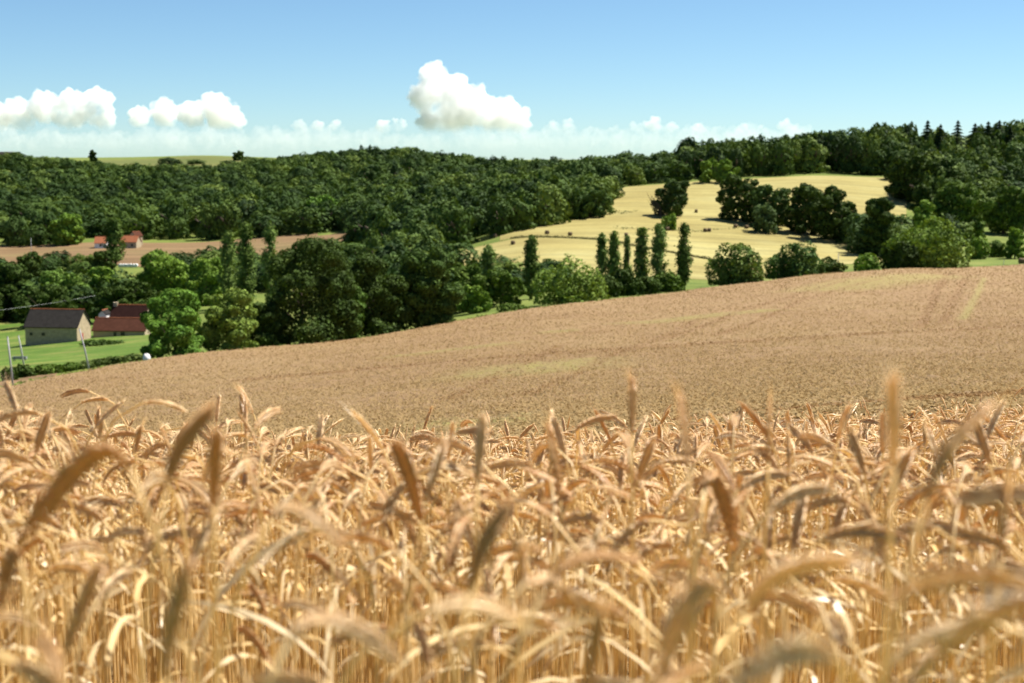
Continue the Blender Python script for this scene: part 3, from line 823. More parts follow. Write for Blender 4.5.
def poplar_crown(r, h, w, n, size, low=0.05):
    """upright feathered crown: many steep sprays up one stem, with gaps between"""
    k = int(max(40, h * 4.2)); t0 = np.sort(r.uniform(low, 0.90, k)); th0 = r.uniform(0, 2 * math.pi, k)
    prof = np.minimum(1, (t0 + 0.12) * 3.0) * (1.02 - t0) ** 0.55 * 1.15 * r.uniform(0.5, 1.15, k)
    ln = h * r.uniform(0.10, 0.17, k) * (1 - 0.35 * t0)
    pk = r.integers(0, k, n); f = r.random(n) ** 0.8
    rad = w / 2 * prof[pk] * (0.25 + 0.75 * f); jit = w * 0.13 * (1.15 - 0.6 * f)
    p = np.stack([rad * np.cos(th0[pk]) + r.normal(0, 1, n) * jit, rad * np.sin(th0[pk]) + r.normal(0, 1, n) * jit, np.minimum(h, t0[pk] * h + f * ln[pk] + r.normal(0, 0.25, n))], 1)
    top = r.random(n) < 0.06
    p[top, :2] *= 0.25; p[top, 2] = h * r.uniform(0.86, 1.0, top.sum())
    nr = np.stack([np.cos(th0[pk]), np.sin(th0[pk]), 0.45 + 0 * f], 1)
    return leaf_quads(p, nr, size, r)

def spruce_crown(r, h, w, n, size):
    t = r.random(n) ** 0.7
    tier = np.floor(t * 14) / 14; tt = (t * 14) % 1
    th = r.uniform(0, 2 * math.pi, n)
    ln = w / 2 * (1 - tier) * (0.8 + 0.35 * vnoise(th * 2, tier * 40, 1.0, int(r.integers(1000)))) + 0.12
    f = np.sqrt(r.random(n))
    z = h * (0.05 + 0.95 * (1 - 0) * tier) + (1 - f) * h * 0.06
    p = np.stack([ln * f * np.cos(th), ln * f * np.sin(th), z], 1)
    nr = np.stack([np.cos(th) * 0.5, np.sin(th) * 0.5, 1 + 0 * th], 1)
    return leaf_quads(p, nr, size, r)

def trunk_mb(r, h, w, low, kind):
    mb = MB(); rt = max(0.12, h * 0.022)
    top = h * (0.55 if kind == 'broad' else 0.9)
    mb.tube([(0, 0, -0.6), (0.05, 0.03, top * 0.25), (r.normal(0, .15), r.normal(0, .15), top * 0.6), (r.normal(0, .25), r.normal(0, .25), top)], [rt * 1.35, rt, rt * 0.75, rt * 0.2], 7)
    if kind == 'broad':
        for i in range(6):
            a = i * 1.05 + r.uniform(-.4, .4); z0 = top * r.uniform(0.3, 0.7); L = w * r.uniform(0.22, 0.36)
            mb.tube([(0, 0, z0), (math.cos(a) * L * .5, math.sin(a) * L * .5, z0 + L * 0.45), (math.cos(a) * L, math.sin(a) * L, z0 + L * 1.0)], [rt * 0.5, rt * 0.34, rt * 0.08], 5)
    return mb

tr = np.random.default_rng(77)
DK, MD, LT, YL, BL = (0.042, 0.072, 0.012), (0.075, 0.125, 0.018), (0.125, 0.205, 0.028), (0.125, 0.165, 0.030), (0.040, 0.075, 0.028)
all_trees = []      # px, top py, base py, radius px, Y  (for choosing which wood trees show)
def tree(name, label, px, top, Y, wpx, style, col, group=None, low=0.10, dens=1.0, cat='tree'):
    x = (px - 512) / F * Y; z = gz(x, Y)
    _, pyb = project(x, Y, z)
    h = max(1.2, at(px, top, Y).z - z); w = wpx * Y / F
    size = min(max(0.18, 1.4 * Y / F), 0.10 * w) if style != 'spruce' else 0.45
    root = bpy.data.objects.new(name, None); COL.objects.link(root); root.location = (x, Y, z)
    area = math.pi * (w * h) * 1.0
    if style == 'broad':
        n = int(min(26000, 3.1 * area / (size * size * 1.4) * dens)); V, f = broad_crown(tr, h, w, n, size, low)
    elif style == 'bush':
        n = int(min(6000, 3.0 * area / (size * size * 1.4) * dens)); 
        if wpx > 30:
            parts = [(0.0, 0.0, 0.74, 1.0), (-0.27, 0.05, 0.52, tr.uniform(0.62, 0.82)), (0.26, -0.05, 0.54, tr.uniform(0.66, 0.9)), (0.05, -0.2, 0.5, 0.55)]
            VV = []
            for ox, oy, ws, hs in parts:
                v_, _ = dome_crown(tr, h * hs, w * ws, int(n * ws * hs * 0.7), size); VV.append(v_ + np.array([ox * w, oy * w, 0]))
            V = np.concatenate(VV); f = np.arange(len(V)).reshape(-1, 4)
        else: V, f = dome_crown(tr, h, w, n, size)
    elif style == 'poplar':
        w *= 0.98; size *= 0.75; n = int(min(5000, 2.2 * area / (size * size * 1.4) * dens)); V, f = poplar_crown(tr, h, w, n, size)
    else:
        n = 3000; V, f = spruce_crown(tr, h, w, n, size)
    kid = 'crown' if style != 'bush' else 'foliage'
    link(kid, np_mesh(kid, V, [f], [M['leaf']], None, False), root, color=col)
    if style != 'bush': trunk_mb(tr, h, w, low, 'broad' if style == 'broad' else 'pole').build('trunk', M['bark'], root, smooth=True)
    else:
        mb = MB()
        for i in range(4):
            a = i * 1.6; mb.tube([(0.1 * math.cos(a), 0.1 * math.sin(a), -0.3), (w * .2 * math.cos(a), w * .2 * math.sin(a), h * 0.55)], [0.06, 0.02], 5)
        mb.build('stem', M['bark'], root)
    tag(root, label, cat, group)
    all_trees.append((px, top, pyb, wpx / 2, Y))
    return root

GE = 'trees along the field edge'; GP = 'poplars in the row beyond the field'; GH = 'trees on the hay hill'; GV = 'trees in the valley behind the farm'; GB = 'bushes along the field edge'
named = [
 # field edge, left to right
 ('round_tree', 'bright green round tree standing right of the red roofed farmhouse', 172, 290, 207, 66, 'broad', (0.1015, 0.1958, 0.0261), GE, 0.02),
 ('leafy_tree', 'yellow green tree with pale leaves between the round tree and the big oak', 229, 289, 216, 58, 'broad', (0.1522, 0.2175, 0.0406), GE, 0.04),
 ('oak_tree', 'big dark oak, the widest crown on the field edge', 300, 236, 232, 108, 'broad', DK, GE, 0.0),
 ('oak_tree', 'dark broad tree right of the big oak with a gap of meadow under it', 372, 252, 246, 72, 'broad', DK, GE, 0.03),
 ('oak_tree', 'dark tree with low branches at the end of the left row by the bright meadow', 424, 247, 253, 70, 'broad', (0.058, 0.1015, 0.0188), GE, 0.02),
 ('understory_tree', 'small dark tree under the left side of the big oak', 262, 300, 226, 52, 'broad', DK, GE, 0.0),
 ('understory_tree', 'small dark tree filling the gap between the two big oaks', 338, 285, 238, 52, 'broad', (0.0653, 0.1232, 0.0203), GE, 0.02),
 ('leafy_tree', 'mid green tree behind the row end, left of the leaning poplar', 462, 262, 300, 54, 'broad', MD, GE, 0.02),
 ('leafy_tree', 'lighter tree low between the row end and the round dark tree', 474, 285, 288, 34, 'broad', LT, GE, 0.0),
 ('leafy_tree', 'round dark green tree left of the lone dark poplar', 504, 270, 302, 40, 'broad', MD, GE, 0.0),
 ('poplar_tree', 'short poplar poking up left of the lone dark poplar', 488, 245, 330, 20, 'poplar', (0.125, 0.185, 0.042), GE),
 ('poplar_tree', 'lone dark poplar beside the round sunlit tree', 531, 235, 318, 18, 'poplar', (0.080, 0.128, 0.024), GE),
 ('round_tree', 'round sunlit yellow green tree in front of the hay hill', 571, 253, 287, 78, 'bush', (0.135, 0.205, 0.034), GE, -0.02),
 ('hedge_bush', 'low shrub at the field edge left of the round sunlit tree', 514, 303, 270, 30, 'bush', MD, GB),
 ('hedge_bush', 'dark bush under the left poplars', 626, 268, 318, 36, 'bush', DK, GB),
 ('hedge_bush', 'dark bush right of the round sunlit tree', 604, 274, 312, 30, 'bush', DK, GB),
 ('hedge_bush', 'mid green bush below the right poplars', 668, 270, 330, 34, 'bush', MD, GB),
 ('hedge_bush', 'low bush in front of the middle poplars', 648, 276, 322, 26, 'bush', DK, GB),
 ('poplar_tree', 'first poplar of the row, nearest the round sunlit tree', 602, 233, 338, 15, 'poplar', (0.125, 0.185, 0.042), GP),
 ('poplar_tree', 'second poplar of the row, close beside the first', 614, 231, 336, 16, 'poplar', (0.1131, 0.179, 0.0339), GP),
 ('poplar_tree', 'thin short poplar, third of the row', 627, 236, 340, 10, 'poplar', (0.125, 0.185, 0.042), GP),
 ('poplar_tree', 'loose leafed poplar, fourth of the row', 642, 228, 338, 17, 'poplar', (0.1226, 0.1885, 0.0415), GP),
 ('poplar_tree', 'twin topped poplar, fifth of the row', 659, 224, 337, 20, 'poplar', (0.1131, 0.179, 0.0415), GP),
 ('poplar_tree', 'dark dense poplar at the right end of the row', 684, 223, 341, 17, 'poplar', (0.075, 0.120, 0.022), GP),
 ('hedge_bush', 'loose grey green bush tree leaning over the field edge right of the poplars', 738, 243, 338, 56, 'bush', (0.0943, 0.145, 0.029), GB),
 ('hedge_bush', 'dark rounded bush right of the loose grey green bush', 795, 241, 352, 56, 'bush', (0.0653, 0.1189, 0.0261), GB),
 ('hedge_bush', 'small dark bush beside the field edge post', 829, 257, 362, 24, 'bush', DK, GB),
 ('hedge_bush', 'small bright bush left of the wide sunlit tree', 866, 253, 386, 26, 'bush', LT, GB),
 ('wide_tree', 'wide sunlit tree on the right field edge with a dark underside', 930, 213, 392, 76, 'bush', (0.120, 0.185, 0.028), GE, 0.0),
 ('hedge_bush', 'dark low bush under the left side of the wide sunlit tree', 900, 240, 388, 34, 'bush', DK, GB),
 ('hedge_bush', 'round shrub in the right meadow beside the wide tree', 977, 236, 470, 20, 'bush', LT, GB),
 ('hedge_bush', 'dark shrub in the right meadow, second from the right edge', 998, 240, 480, 18, 'bush', MD, GB),
 ('leafy_tree', 'small bright tree at the right edge of the meadow', 1015, 227, 470, 20, 'broad', LT, GE, 0.0),
 # hay hill
 ('oak_tree', 'dark oak standing alone on the hay hill', 667, 179, 590, 40, 'broad', (0.0435, 0.0754, 0.0174), GH, 0.06),
 ('hedge_bush', 'round green bush below the lone oak on the hay hill', 669, 213, 548, 14, 'bush', LT, GH),
 ('oak_tree', 'tall dark tree at the left end of the clump on the hay hill', 745, 174, 585, 44, 'broad', DK, GH, 0.02),
 ('oak_tree', 'dark tree second from the left in the clump on the hay hill', 772, 184, 575, 38, 'broad', (0.058, 0.1015, 0.0232), GH, 0.02),
 ('oak_tree', 'dark tree in the middle of the clump on the hay hill', 803, 183, 560, 42, 'broad', DK, GH, 0.02),
 ('oak_tree', 'broad dark tree right of the middle of the hay hill clump', 840, 185, 545, 50, 'broad', DK, GH, 0.02),
 ('leafy_tree', 'low dark tree in front of the hay hill clump', 765, 205, 555, 30, 'broad', (0.0725, 0.116, 0.0362), GH, 0.0),
 ('leafy_tree', 'dark tree behind the wide sunlit tree, left side', 880, 197, 500, 36, 'broad', DK, GH, 0.0),
 ('leafy_tree', 'bright green tree behind the wide sunlit tree', 925, 200, 470, 30, 'broad', LT, GH, 0.0),
 ('leafy_tree', 'rounded dark tree at the right of the hay hill clump', 955, 181, 560, 56, 'broad', MD, GH, 0.0),
 ('leafy_tree', 'dark tree left of the rounded dark tree', 928, 184, 575, 40, 'broad', DK, GH, 0.0),
 ('leafy_tree', 'dark tree above the right meadow', 1002, 186, 590, 44, 'broad', MD, GH, 0.0),
 ('oak_tree', 'tall dark tree at the right corner of the top hay field', 905, 150, 690, 46, 'broad', DK, GH, 0.02),
 ('oak_tree', 'dark tree beside the top hay field corner', 938, 158, 675, 44, 'broad', DK, GH, 0.02),
 ('oak_tree', 'round tree at the wood end where the hay hill begins', 590, 190, 585, 38, 'broad', (0.0653, 0.1131, 0.0261), GH, 0.0),
 ('leafy_tree', 'bright tree at the foot of the skyline wood above the hay hill', 718, 158, 745, 40, 'broad', LT, GH, 0.0),
 # valley
 ('poplar_tree', 'dark poplar in the valley, left of the tallest valley poplar', 228, 231, 405, 20, 'poplar', (0.125, 0.185, 0.042), GV),
 ('poplar_tree', 'tallest valley poplar beside the big oak', 246, 222, 400, 21, 'poplar', (0.080, 0.128, 0.024), GV),
 ('poplar_tree', 'valley poplar just left of the big oak top', 270, 221, 395, 19, 'poplar', (0.125, 0.185, 0.042), GV),
 ('poplar_tree', 'dark tall tree standing in front of the orange roofed houses', 115, 217, 640, 22, 'poplar', (0.080, 0.128, 0.024), GV),
 ('leafy_tree', 'light green tree behind the farm, left of the valley poplars', 170, 248, 430, 52, 'broad', LT, GV, 0.0),
 ('leafy_tree', 'light green tree in the valley right behind the barn', 62, 270, 400, 54, 'broad', (0.1087, 0.1812, 0.0319), GV, 0.0),
 ('leafy_tree', 'pale green tree in the valley between the barn and farmhouse', 105, 266, 410, 36, 'broad', LT, GV, 0.0),
 ('leafy_tree', 'dark tree behind the chimney of the farmhouse', 138, 279, 385, 40, 'broad', DK, GV, 0.0),
 ('leafy_tree', 'dark tree left behind the barn', 10, 262, 410, 50, 'broad', DK, GV, 0.0),
 ('leafy_tree', 'dark tree in the brown field corner far left', 28, 252, 500, 32, 'broad', DK, GV, 0.0),
 ('leafy_tree', 'small dark tree at the brown field edge near the orange roofs', 100, 250, 560, 26, 'broad', DK, GV, 0.0),
 ('leafy_tree', 'light tree behind the yellow green tree', 205, 258, 420, 40, 'broad', LT, GV, 0.0),
 ('leafy_tree', 'mid green tree behind the barn roof', 45, 285, 380, 56, 'broad', DK, GV, 0.0),
 ('leafy_tree', 'dark tree filling behind the farmhouse roof', 118, 285, 378, 54, 'broad', DK, GV, 0.0),
 ('leafy_tree', 'dark tree far left beyond the meadow', -8, 285, 400, 60, 'broad', DK, GV, 0.0),
 ('leafy_tree', 'bright tree standing at the foot of the left hillside wood', 67, 213, 765, 32, 'broad', (0.1232, 0.2102, 0.029), GV, 0.0),
 ('leafy_tree', 'bright green double crowned tree in the middle of the valley wood', 325, 195, 800, 44, 'broad', (0.0943, 0.1812, 0.0261), GV, 0.0),
 ('hedge_bush', 'dark shrubs heaped on the meadow in front of the farmhouse', 100, 341, 290, 44, 'bush', DK, GB),
 ('hedge_bush', 'small round bush on the far brown field', 64, 256, 690, 7, 'bush', DK, GB),
 ('leafy_tree', 'small round tree on the skyline of the left hill', 96, 150, 1500, 9, 'broad', DK, None, 0.1),
 ('leafy_tree', 'bushy tree alone on the skyline of the green plateau', 241, 151, 1640, 12, 'broad', DK, None, 0.0),
]
for t in named:
    name, label, px, top, Y, w_, style, col = t[:8]
    tree(name, label, px, top, Y, w_, style, col, t[8] if len(t) > 8 else None, t[9] if len(t) > 9 else 0.06, cat='bush' if name == 'hedge_bush' else 'tree')
# ditch hedge below the meadow
dh = [(18, 366, 196), (38, 365, 199), (52, 366, 201), (66, 365, 204), (82, 365, 207), (97, 364, 209), (112, 363, 212), (130, 358, 214), (4, 367, 190)]
for i, (px, top, Y) in enumerate(dh):
    tree('ditch_shrub', 'low tangled shrub in the ditch between meadow and wheat field', px, top + random.uniform(-2, 2), Y, random.uniform(17, 24), 'bush', random.choice([DK, MD, (0.06, 0.09, 0.02)]), 'shrubs along the ditch', cat='bush')

# bare limbs on the left of the lone oak
ob = next(o for o in bpy.data.objects if o.get('label', '').startswith('dark oak standing alone'))
mb = MB()
for i in range(7):
    a = math.pi + random.uniform(-0.5, 0.5); L = random.uniform(4, 7.5)
    p1 = Vector((-3.0, -0.3, 1.0 + i * 0.6)); p2 = p1 + Vector((-L * .6, random.uniform(-1, 1), L * 0.5)); p3 = p2 + Vector((-L * .25, random.uniform(-1, 1), L * 0.5))
    mb.tube([(-2.5, 0, 0), p1, p2, p3], [0.28, 0.2, 0.12, 0.03], 5)
    mb.tube([p2, p2 + Vector((0.6, 0.3, 1.8))], [0.09, 0.03], 4)
mb.build('bare_limbs', M['bark'], ob)

# spruces on the right skyline
for i, (px, top) in enumerate([(902, 126), (923, 119), (936, 123), (953, 119), (970, 122), (983, 120), (994, 119), (1005, 126), (1018, 126)]):
    tree('spruce_tree', 'pointed dark spruce rising above the wood on the right skyline', px, top + 1, 830 + random.uniform(-25, 25), 42, 'spruce', (0.022, 0.042, 0.014), 'spruces on the right skyline')

# --- woods
in_hay = lambda px, Y: (415 < px < 720 and 395 < Y < 522)
zones = {
 'hill': dict(label='broadleaf tree in the wood covering the far left hillside', group='trees of the left hillside wood'),
 'mid': dict(label='broadleaf tree in the valley wood left of the hay hill', group='trees of the wood left of the hay hill'),
 'right': dict(label='broadleaf tree in the skyline wood above the hay hill', group='trees of the skyline wood'),
}
hill_near = interp([(-120, 768), (60, 766), (110, 800), (145, 790), (262, 765), (318, 765), (356, 758), (358, 620), (420, 560), (455, 535)])
cand = []
wr2 = np.random.default_rng(4)
def wood(px0, px1, Y0, Y1, step, zone, hmin, hmax, test=None):
    y = Y0
    while y < Y1:
        xs = np.arange((px0 - 512) / F * y, (px1 - 512) / F * y, step)
        for x in xs:
            X = x + wr2.uniform(-.42, .42) * step; Yv = y + wr2.uniform(-.42, .42) * step
            px = 512 + F * X / Yv
            if test and not test(px, Yv): continue
            lf = float(vnoise(np.array([X]), np.array([Yv * 0.6]), 48.0, 17)[0]); lc = float(vnoise(np.array([X]), np.array([Yv * 0.6]), 30.0, 23)[0])
            cand.append((X, Yv, wr2.uniform(hmin, hmax) * (0.72 + 0.56 * lf), step * wr2.uniform(0.75, 1.5), zone, float(np.clip(wr2.normal(0.20 + 0.55 * lc, 0.28), 0, 1))))
        y += step * 0.95
def plateau(px, Y): return (88 < px < 280 and Y > 1415) or (-60 < px < 88 and 1225 + max(px, 0) * 0.6 < Y < 1362 + max(px, 0) * 0.3)
wood(-70, 452, 560, 1300, 15.5, 'hill', 10, 18, lambda px, Y: Y > hill_near(px) and not plateau(px, Y))
wood(-70, 480, 1300, 1480, 15.5, 'hill', 9, 15, lambda px, Y: not plateau(px, Y) and (px > 270 or Y < 1420))
wood(352, 605, 430, 900, 13.0, 'mid', 10, 17, lambda px, Y: Y > interp([(350, 470), (400, 470), (455, 530), (520, 545), (596, 590), (605, 600)])(px) and Y > hill_near(min(px, 455)))
wood(380, 452, 300, 540, 10.5, 'mid', 9, 14, lambda px, Y: Y < 535 and Y > 300 and (px < 440 or Y < 430))
wood(435, 700, 340, 402, 9.5, 'mid', 5, 8, lambda px, Y: px < 560)
wood(440, 640, 900, 1160, 15, 'mid', 8, 16)
wood(604, 690, 752, 960, 12, 'right', 9, 14, lambda px, Y: Y > interp([(604, 735), (640, 752), (700, 772)])(px))
wood(690, 900, 752, 960, 12, 'right', 12, 19, lambda px, Y: Y > interp([(604, 735), (640, 752), (700, 772), (905, 782)])(px))
wood(880, 1110, 590, 960, 13.5, 'right', 12, 21, lambda px, Y: Y > interp([(880, 782), (905, 700), (960, 620), (1110, 610)])(px))
wood(870, 965, 500, 560, 12, 'right', 9, 13)
wood(150, 360, 470, 600, 12, 'mid', 5, 8, lambda px, Y: Y > 470 and not (px < 230 and Y > 520))
wood(-60, 112, 400, 470, 12, 'mid', 7, 11)
wood(-60, 235, 572, 650, 12, 'hill', 6, 10, lambda px, Y: wr2.random() < 0.62 and not 92 < px < 150)
wood(-70, 105, 1425, 1500, 15, 'hill', 8, 11, lambda px, Y: wr2.random() < 0.6)
wood(105, 275, 1540, 1560, 22, 'hill', 4, 9, lambda px, Y: wr2.random() < 0.55)
wood(100, 280, 1415, 1445, 15, 'hill', 5, 9, lambda px, Y: wr2.random() < 0.7)
cz_ = ground(np.array([c[0] for c in cand]), np.array([c[1] for c in cand]))
# which of them show, front to back
cover = np.zeros((683, 1024), bool)
hor_cols = np.arange(0, 1024, 4)
Yg = np.exp(np.linspace(math.log(250), math.log(1700), 90))
ZG = ground((hor_cols[None] - 512) / F * Yg[:, None], np.repeat(Yg[:, None], len(hor_cols), 1))
_, PG = project((hor_cols[None] - 512) / F * Yg[:, None], Yg[:, None], ZG)
PGm = np.minimum.accumulate(PG, 0)
items = [(t[4], t[0], t[1], t[2], t[3], None) for t in all_trees]
for i, c in enumerate(cand):
    px, pb = project(c[0], c[1], cz_[i]); _, pt = project(c[0], c[1], cz_[i] + c[2])
    items.append((c[1], px, pt, pb, c[3] / 2 * F / c[1], i))
items.sort(key=lambda q: q[0])
vis = np.zeros(len(cand))
yyg, xxg = np.mgrid[0:683, 0:1024]
for Y, px, pt, pb, rp, i in items:
    x0, x1 = int(max(0, px - rp)), int(min(1023, px + rp)); y0, y1 = int(max(0, pt)), int(min(682, pb))
    if x1 <= x0 or y1 <= y0: continue
    sub = cover[y0:y1 + 1, x0:x1 + 1]
    e = ((xxg[y0:y1 + 1, x0:x1 + 1] - px) / max(rp, 1)) ** 2 + ((yyg[y0:y1 + 1, x0:x1 + 1] - (pt + pb) / 2) / max((pb - pt) / 2, 1)) ** 2 <= 1
    k = np.searchsorted(Yg, Y) - 1
    lim = PGm[max(k, 0), int(np.clip(px / 4, 0, len(hor_cols) - 1))]
    e &= yyg[y0:y1 + 1, x0:x1 + 1] < lim + 1
    if i is not None: vis[i] = (e & ~sub).sum()
    sub |= e
N_IND = 288 - len([t for t in all_trees]) 
order = np.argsort(-vis)
indiv = set(int(i) for i in order[:N_IND] if vis[i] > 25)
# prototypes of the wood trees (unit height and width)
def proto_set(k, n, size, seed):
    r = np.random.default_rng(seed); out = []
    for i in range(k):
        V, f = dome_crown(r, 1.0, 1.0, n, size, int(r.integers(9, 17)), 0.04, 0.17)
        out.append((V, f))
    return out
hi = proto_set(12, 1900, 0.042, 1)
hi_me = [np_mesh('crown', V, [f], [M['leaf_wood']]) for V, f in hi]
tk = np.random.default_rng(2)
tk_me = []
for i in range(4):
    mb = trunk_mb(tk, 1.0, 1.0, 0.1, 'broad'); mb.v = [(a * (0.3 if abs(c) < 0.35 else 1), b * (0.3 if abs(c) < 0.35 else 1), c) for a, b, c in mb.v]
    tk_me.append(mb.build('trunk', M['bark']).data)
for o in [o for o in bpy.data.objects if o.name.startswith('trunk') and o.parent is None]: bpy.data.objects.remove(o)
def tint_col(t):
    a = [(0, (0.024, 0.047, 0.014)), (0.35, (0.040, 0.075, 0.017)), (0.7, (0.064, 0.108, 0.021)), (1, (0.115, 0.165, 0.034))]
    return tuple(float(np.interp(t, [q[0] for q in a], [q[1][j] for q in a])) for j in range(3))
for i in sorted(indiv):
    X, Y, h, w_, zone, ti = cand[i]
    root = bpy.data.objects.new('broadleaf_tree', None); COL.objects.link(root)
    root.location = (X, Y, cz_[i])
    c = link('crown', hi_me[i % 12], root, color=tint_col(ti)); c.scale = (w_, w_, h); c.rotation_euler = (0, 0, random.uniform(0, 6.28))
    t = link('trunk', tk_me[i % 4], root); t.scale = (h * .8, h * .8, h)
    tag(root, zones[zone]['label'], 'tree', zones[zone]['group'])
lo = proto_set(12, 650, 0.070, 6)
aV, aF, aT = [], [], []; vb = 0
for i, c in enumerate(cand):
    if i in indiv: continue
    X, Y, h, w_, zone, ti = c
    V, f = (hi if Y < 700 or vis[i] > 10 else lo)[i % 12]
    a = random.uniform(0, 6.28); ca, sa = math.cos(a), math.sin(a)
    v = np.stack([(V[:, 0] * ca - V[:, 1] * sa) * w_ + X, (V[:, 0] * sa + V[:, 1] * ca) * w_ + Y, V[:, 2] * h + cz_[i]], 1)
    aV.append(v); aF.append(f + vb); aT.append(np.full(len(v), ti)); vb += len(v)
wd = link('woodland', np_mesh('woodland', np.concatenate(aV), [np.concatenate(aF)], [M['leaf_far']], None, False, {'tint': np.concatenate(aT)}))
tag(wd, 'mass of dark green woodland over the far hills', 'woodland', kind='stuff')
print('wood candidates', len(cand), 'individual', len(indiv), 'named', len(all_trees))

# ------------------------------------------------------------------ hay bales
M['bale'] = plain('hay_bale', (0.13, 0.095, 0.055), 0.9, 0.1, 0.4, 3.0, 0.6, 14)
M['wrap'] = plain('white_wrap', (0.78, 0.78, 0.76), 0.4, 0.4, 0.06, 2.0)
def bale_mesh(name, mat, r=0.85, L=1.35, seed=0):
    rr = np.random.default_rng(seed); n = 28
    prof = [(0.0, -L / 2 - 0.01), (r * .35, -L / 2 + 0.02), (r * .7, -L / 2 - 0.01), (r * .93, -L / 2), (r, -L / 2 + 0.09), (r * 1.012, 0), (r, L / 2 - 0.09), (r * .93, L / 2), (r * .7, L / 2 + 0.01), (r * .35, L / 2 - 0.02), (0.0, L / 2 + 0.01)]
    V, Fq = [], []
    for q, xx in prof:
        for k in range(n):
            a = 2 * math.pi * k / n; qq = q * (1 + rr.normal(0, 0.012))
            zz = qq * math.sin(a)
            V.append((xx, qq * math.cos(a), max(zz, -r * 0.93) + r * 0.93))
    for i in range(len(prof) - 1):
        for k in range(n): Fq.append((i * n + k, i * n + (k + 1) % n, (i + 1) * n + (k + 1) % n, (i + 1) * n + k))
    return np_mesh(name, V, [np.array(Fq)], [mat], None, True)
bm_ = [bale_mesh('hay_bale', M['bale'], 0.72, 1.25, s) for s in range(3)]
bales = [(513, 245, 'round bale alone on the lower hay plot left of the lone dark poplar'), (547, 234.5, 'round bale under the wood edge, left end of the bank line'),
 (570, 236, 'round bale just above the bank line, right of the bale under the wood'), (626, 237, 'round bale above the thin short poplar'),
 (659, 227, 'round bale left of the green bush below the lone oak'), (667, 231, 'round bale directly below the green bush on the hay hill'),
 (705, 232, 'left bale of a close pair on the open hay slope'), (709, 232, 'right bale of a close pair on the open hay slope'), (695.5, 213, 'small far bale right of the lone oak'),
 (735, 228, 'first of three bales in line below the clump of trees'), (746, 229, 'middle of three bales in line below the clump of trees'), (754.5, 229, 'last of three bales in line below the clump of trees'),
 (691, 262, 'round bale on the lower hay plot beside the dark poplar'), (495, 238, 'brownish bale at the wood edge, leftmost on the hay plot'), (1022, 264, 'dark round bale by the right edge of the photo')]
for i, (px, py, lab) in enumerate(bales):
    x, y = on_ground(px, py, 380.0, 900.0)
    o = link('hay_bale', bm_[i % 3], None, (x, y, gz(x, y) + 0.10), random.uniform(-0.9, 0.9)); tag(o, lab, 'hay bale', 'round bales on the hay hill')
    if px > 1000: o['group'] = 'bales by the wheat field'; o.scale = (1.2, 1.2, 1.2)
wm = bale_mesh('wrapped_bale', M['wrap'], 0.75, 1.25, 9)
for i in range(7):
    x, y = on_ground(119.5 + i * 2.7, 267.3, 400.0, 900.0)
    o = link('wrapped_bale', wm, None, (x, y, gz(x, y) + 0.12), 1.57 + random.uniform(-.2, .2)); tag(o, 'white wrapped bale in the row below the orange roofed houses', 'hay bale', 'white wrapped bales in a row')
# grassy bank between the hay plots
bank = MB(); pts = []
for px in np.linspace(512, 716, 60):
    Yb = lo_far(px); x = (px - 512) / F * Yb; pts.append((x, Yb, gz(x, Yb)))
V, Fq = [], []
rb = np.random.default_rng(3)
tuft = []
for (x, y, z), (x2, y2, z2) in zip(pts[:-1], pts[1:]):
    for k in range(60):
        t = rb.random(); tuft.append((x + (x2 - x) * t + rb.normal(0, .3), y + (y2 - y) * t + rb.normal(0, 0.9), z + (z2 - z) * t + 0.15 + abs(rb.normal(0, 0.25))))
tuft = np.array(tuft); Vq, fq = leaf_quads(tuft, np.tile([0, -0.3, 1.0], (len(tuft), 1)), 0.28, rb)
o = link('grass_bank', np_mesh('grass_bank', Vq, [fq], [M['leaf']]), color=(0.10, 0.09, 0.028)); tag(o, 'thin dark grassy bank dividing the hay plots', 'grass bank', kind='stuff')
# unmown wisps on the hay
tuft = []
for (px0, py0, px1, py1, n) in [(600, 212, 632, 212, 60), (615, 228, 700, 232, 160), (700, 215, 735, 217, 0), (618, 214, 640, 211, 50), (690, 232, 740, 228, 60)]:
    for k in range(n):
        t = rb.random(); a, b = on_ground(px0 + (px1 - px0) * t, py0 + (py1 - py0) * t + rb.normal(0, 0.5), 400., 900.)
        tuft.append((a + rb.normal(0, .5), b + rb.normal(0, .8), gz(a, b) + 0.25))
tuft = np.array(tuft); Vq, fq = leaf_quads(tuft, np.tile([0, -0.3, 1.0], (len(tuft), 1)), 0.4, rb)
o = link('grass_tufts', np_mesh('grass_tufts', Vq, [fq], [M['leaf']]), color=(0.12, 0.12, 0.04)); tag(o, 'scattered grass tufts left uncut on the hay hill', 'grass', kind='stuff')
# rough grass along the far edge of the wheat field
tuft = []
for px in np.linspace(-20, 1044, 5200):
    Yb = edge(px) + 0.6 + abs(rb.normal(0, 2.2)); x = (px - 512) / F * Yb
    tuft.append((x, Yb, 0.0))
tuft = np.array(tuft); tuft[:, 2] = ground(tuft[:, 0], tuft[:, 1]) + rb.uniform(0.15, 0.75, len(tuft))
Vq, fq = leaf_quads(tuft, np.tile([0, -0.6, 0.8], (len(tuft), 1)), 0.22, rb)
o = link('verge_grass', np_mesh('verge_grass', Vq, [fq], [M['leaf']]), color=(0.15, 0.19, 0.04)); tag(o, 'rough grass verge along the far edge of the wheat', 'grass', kind='stuff')

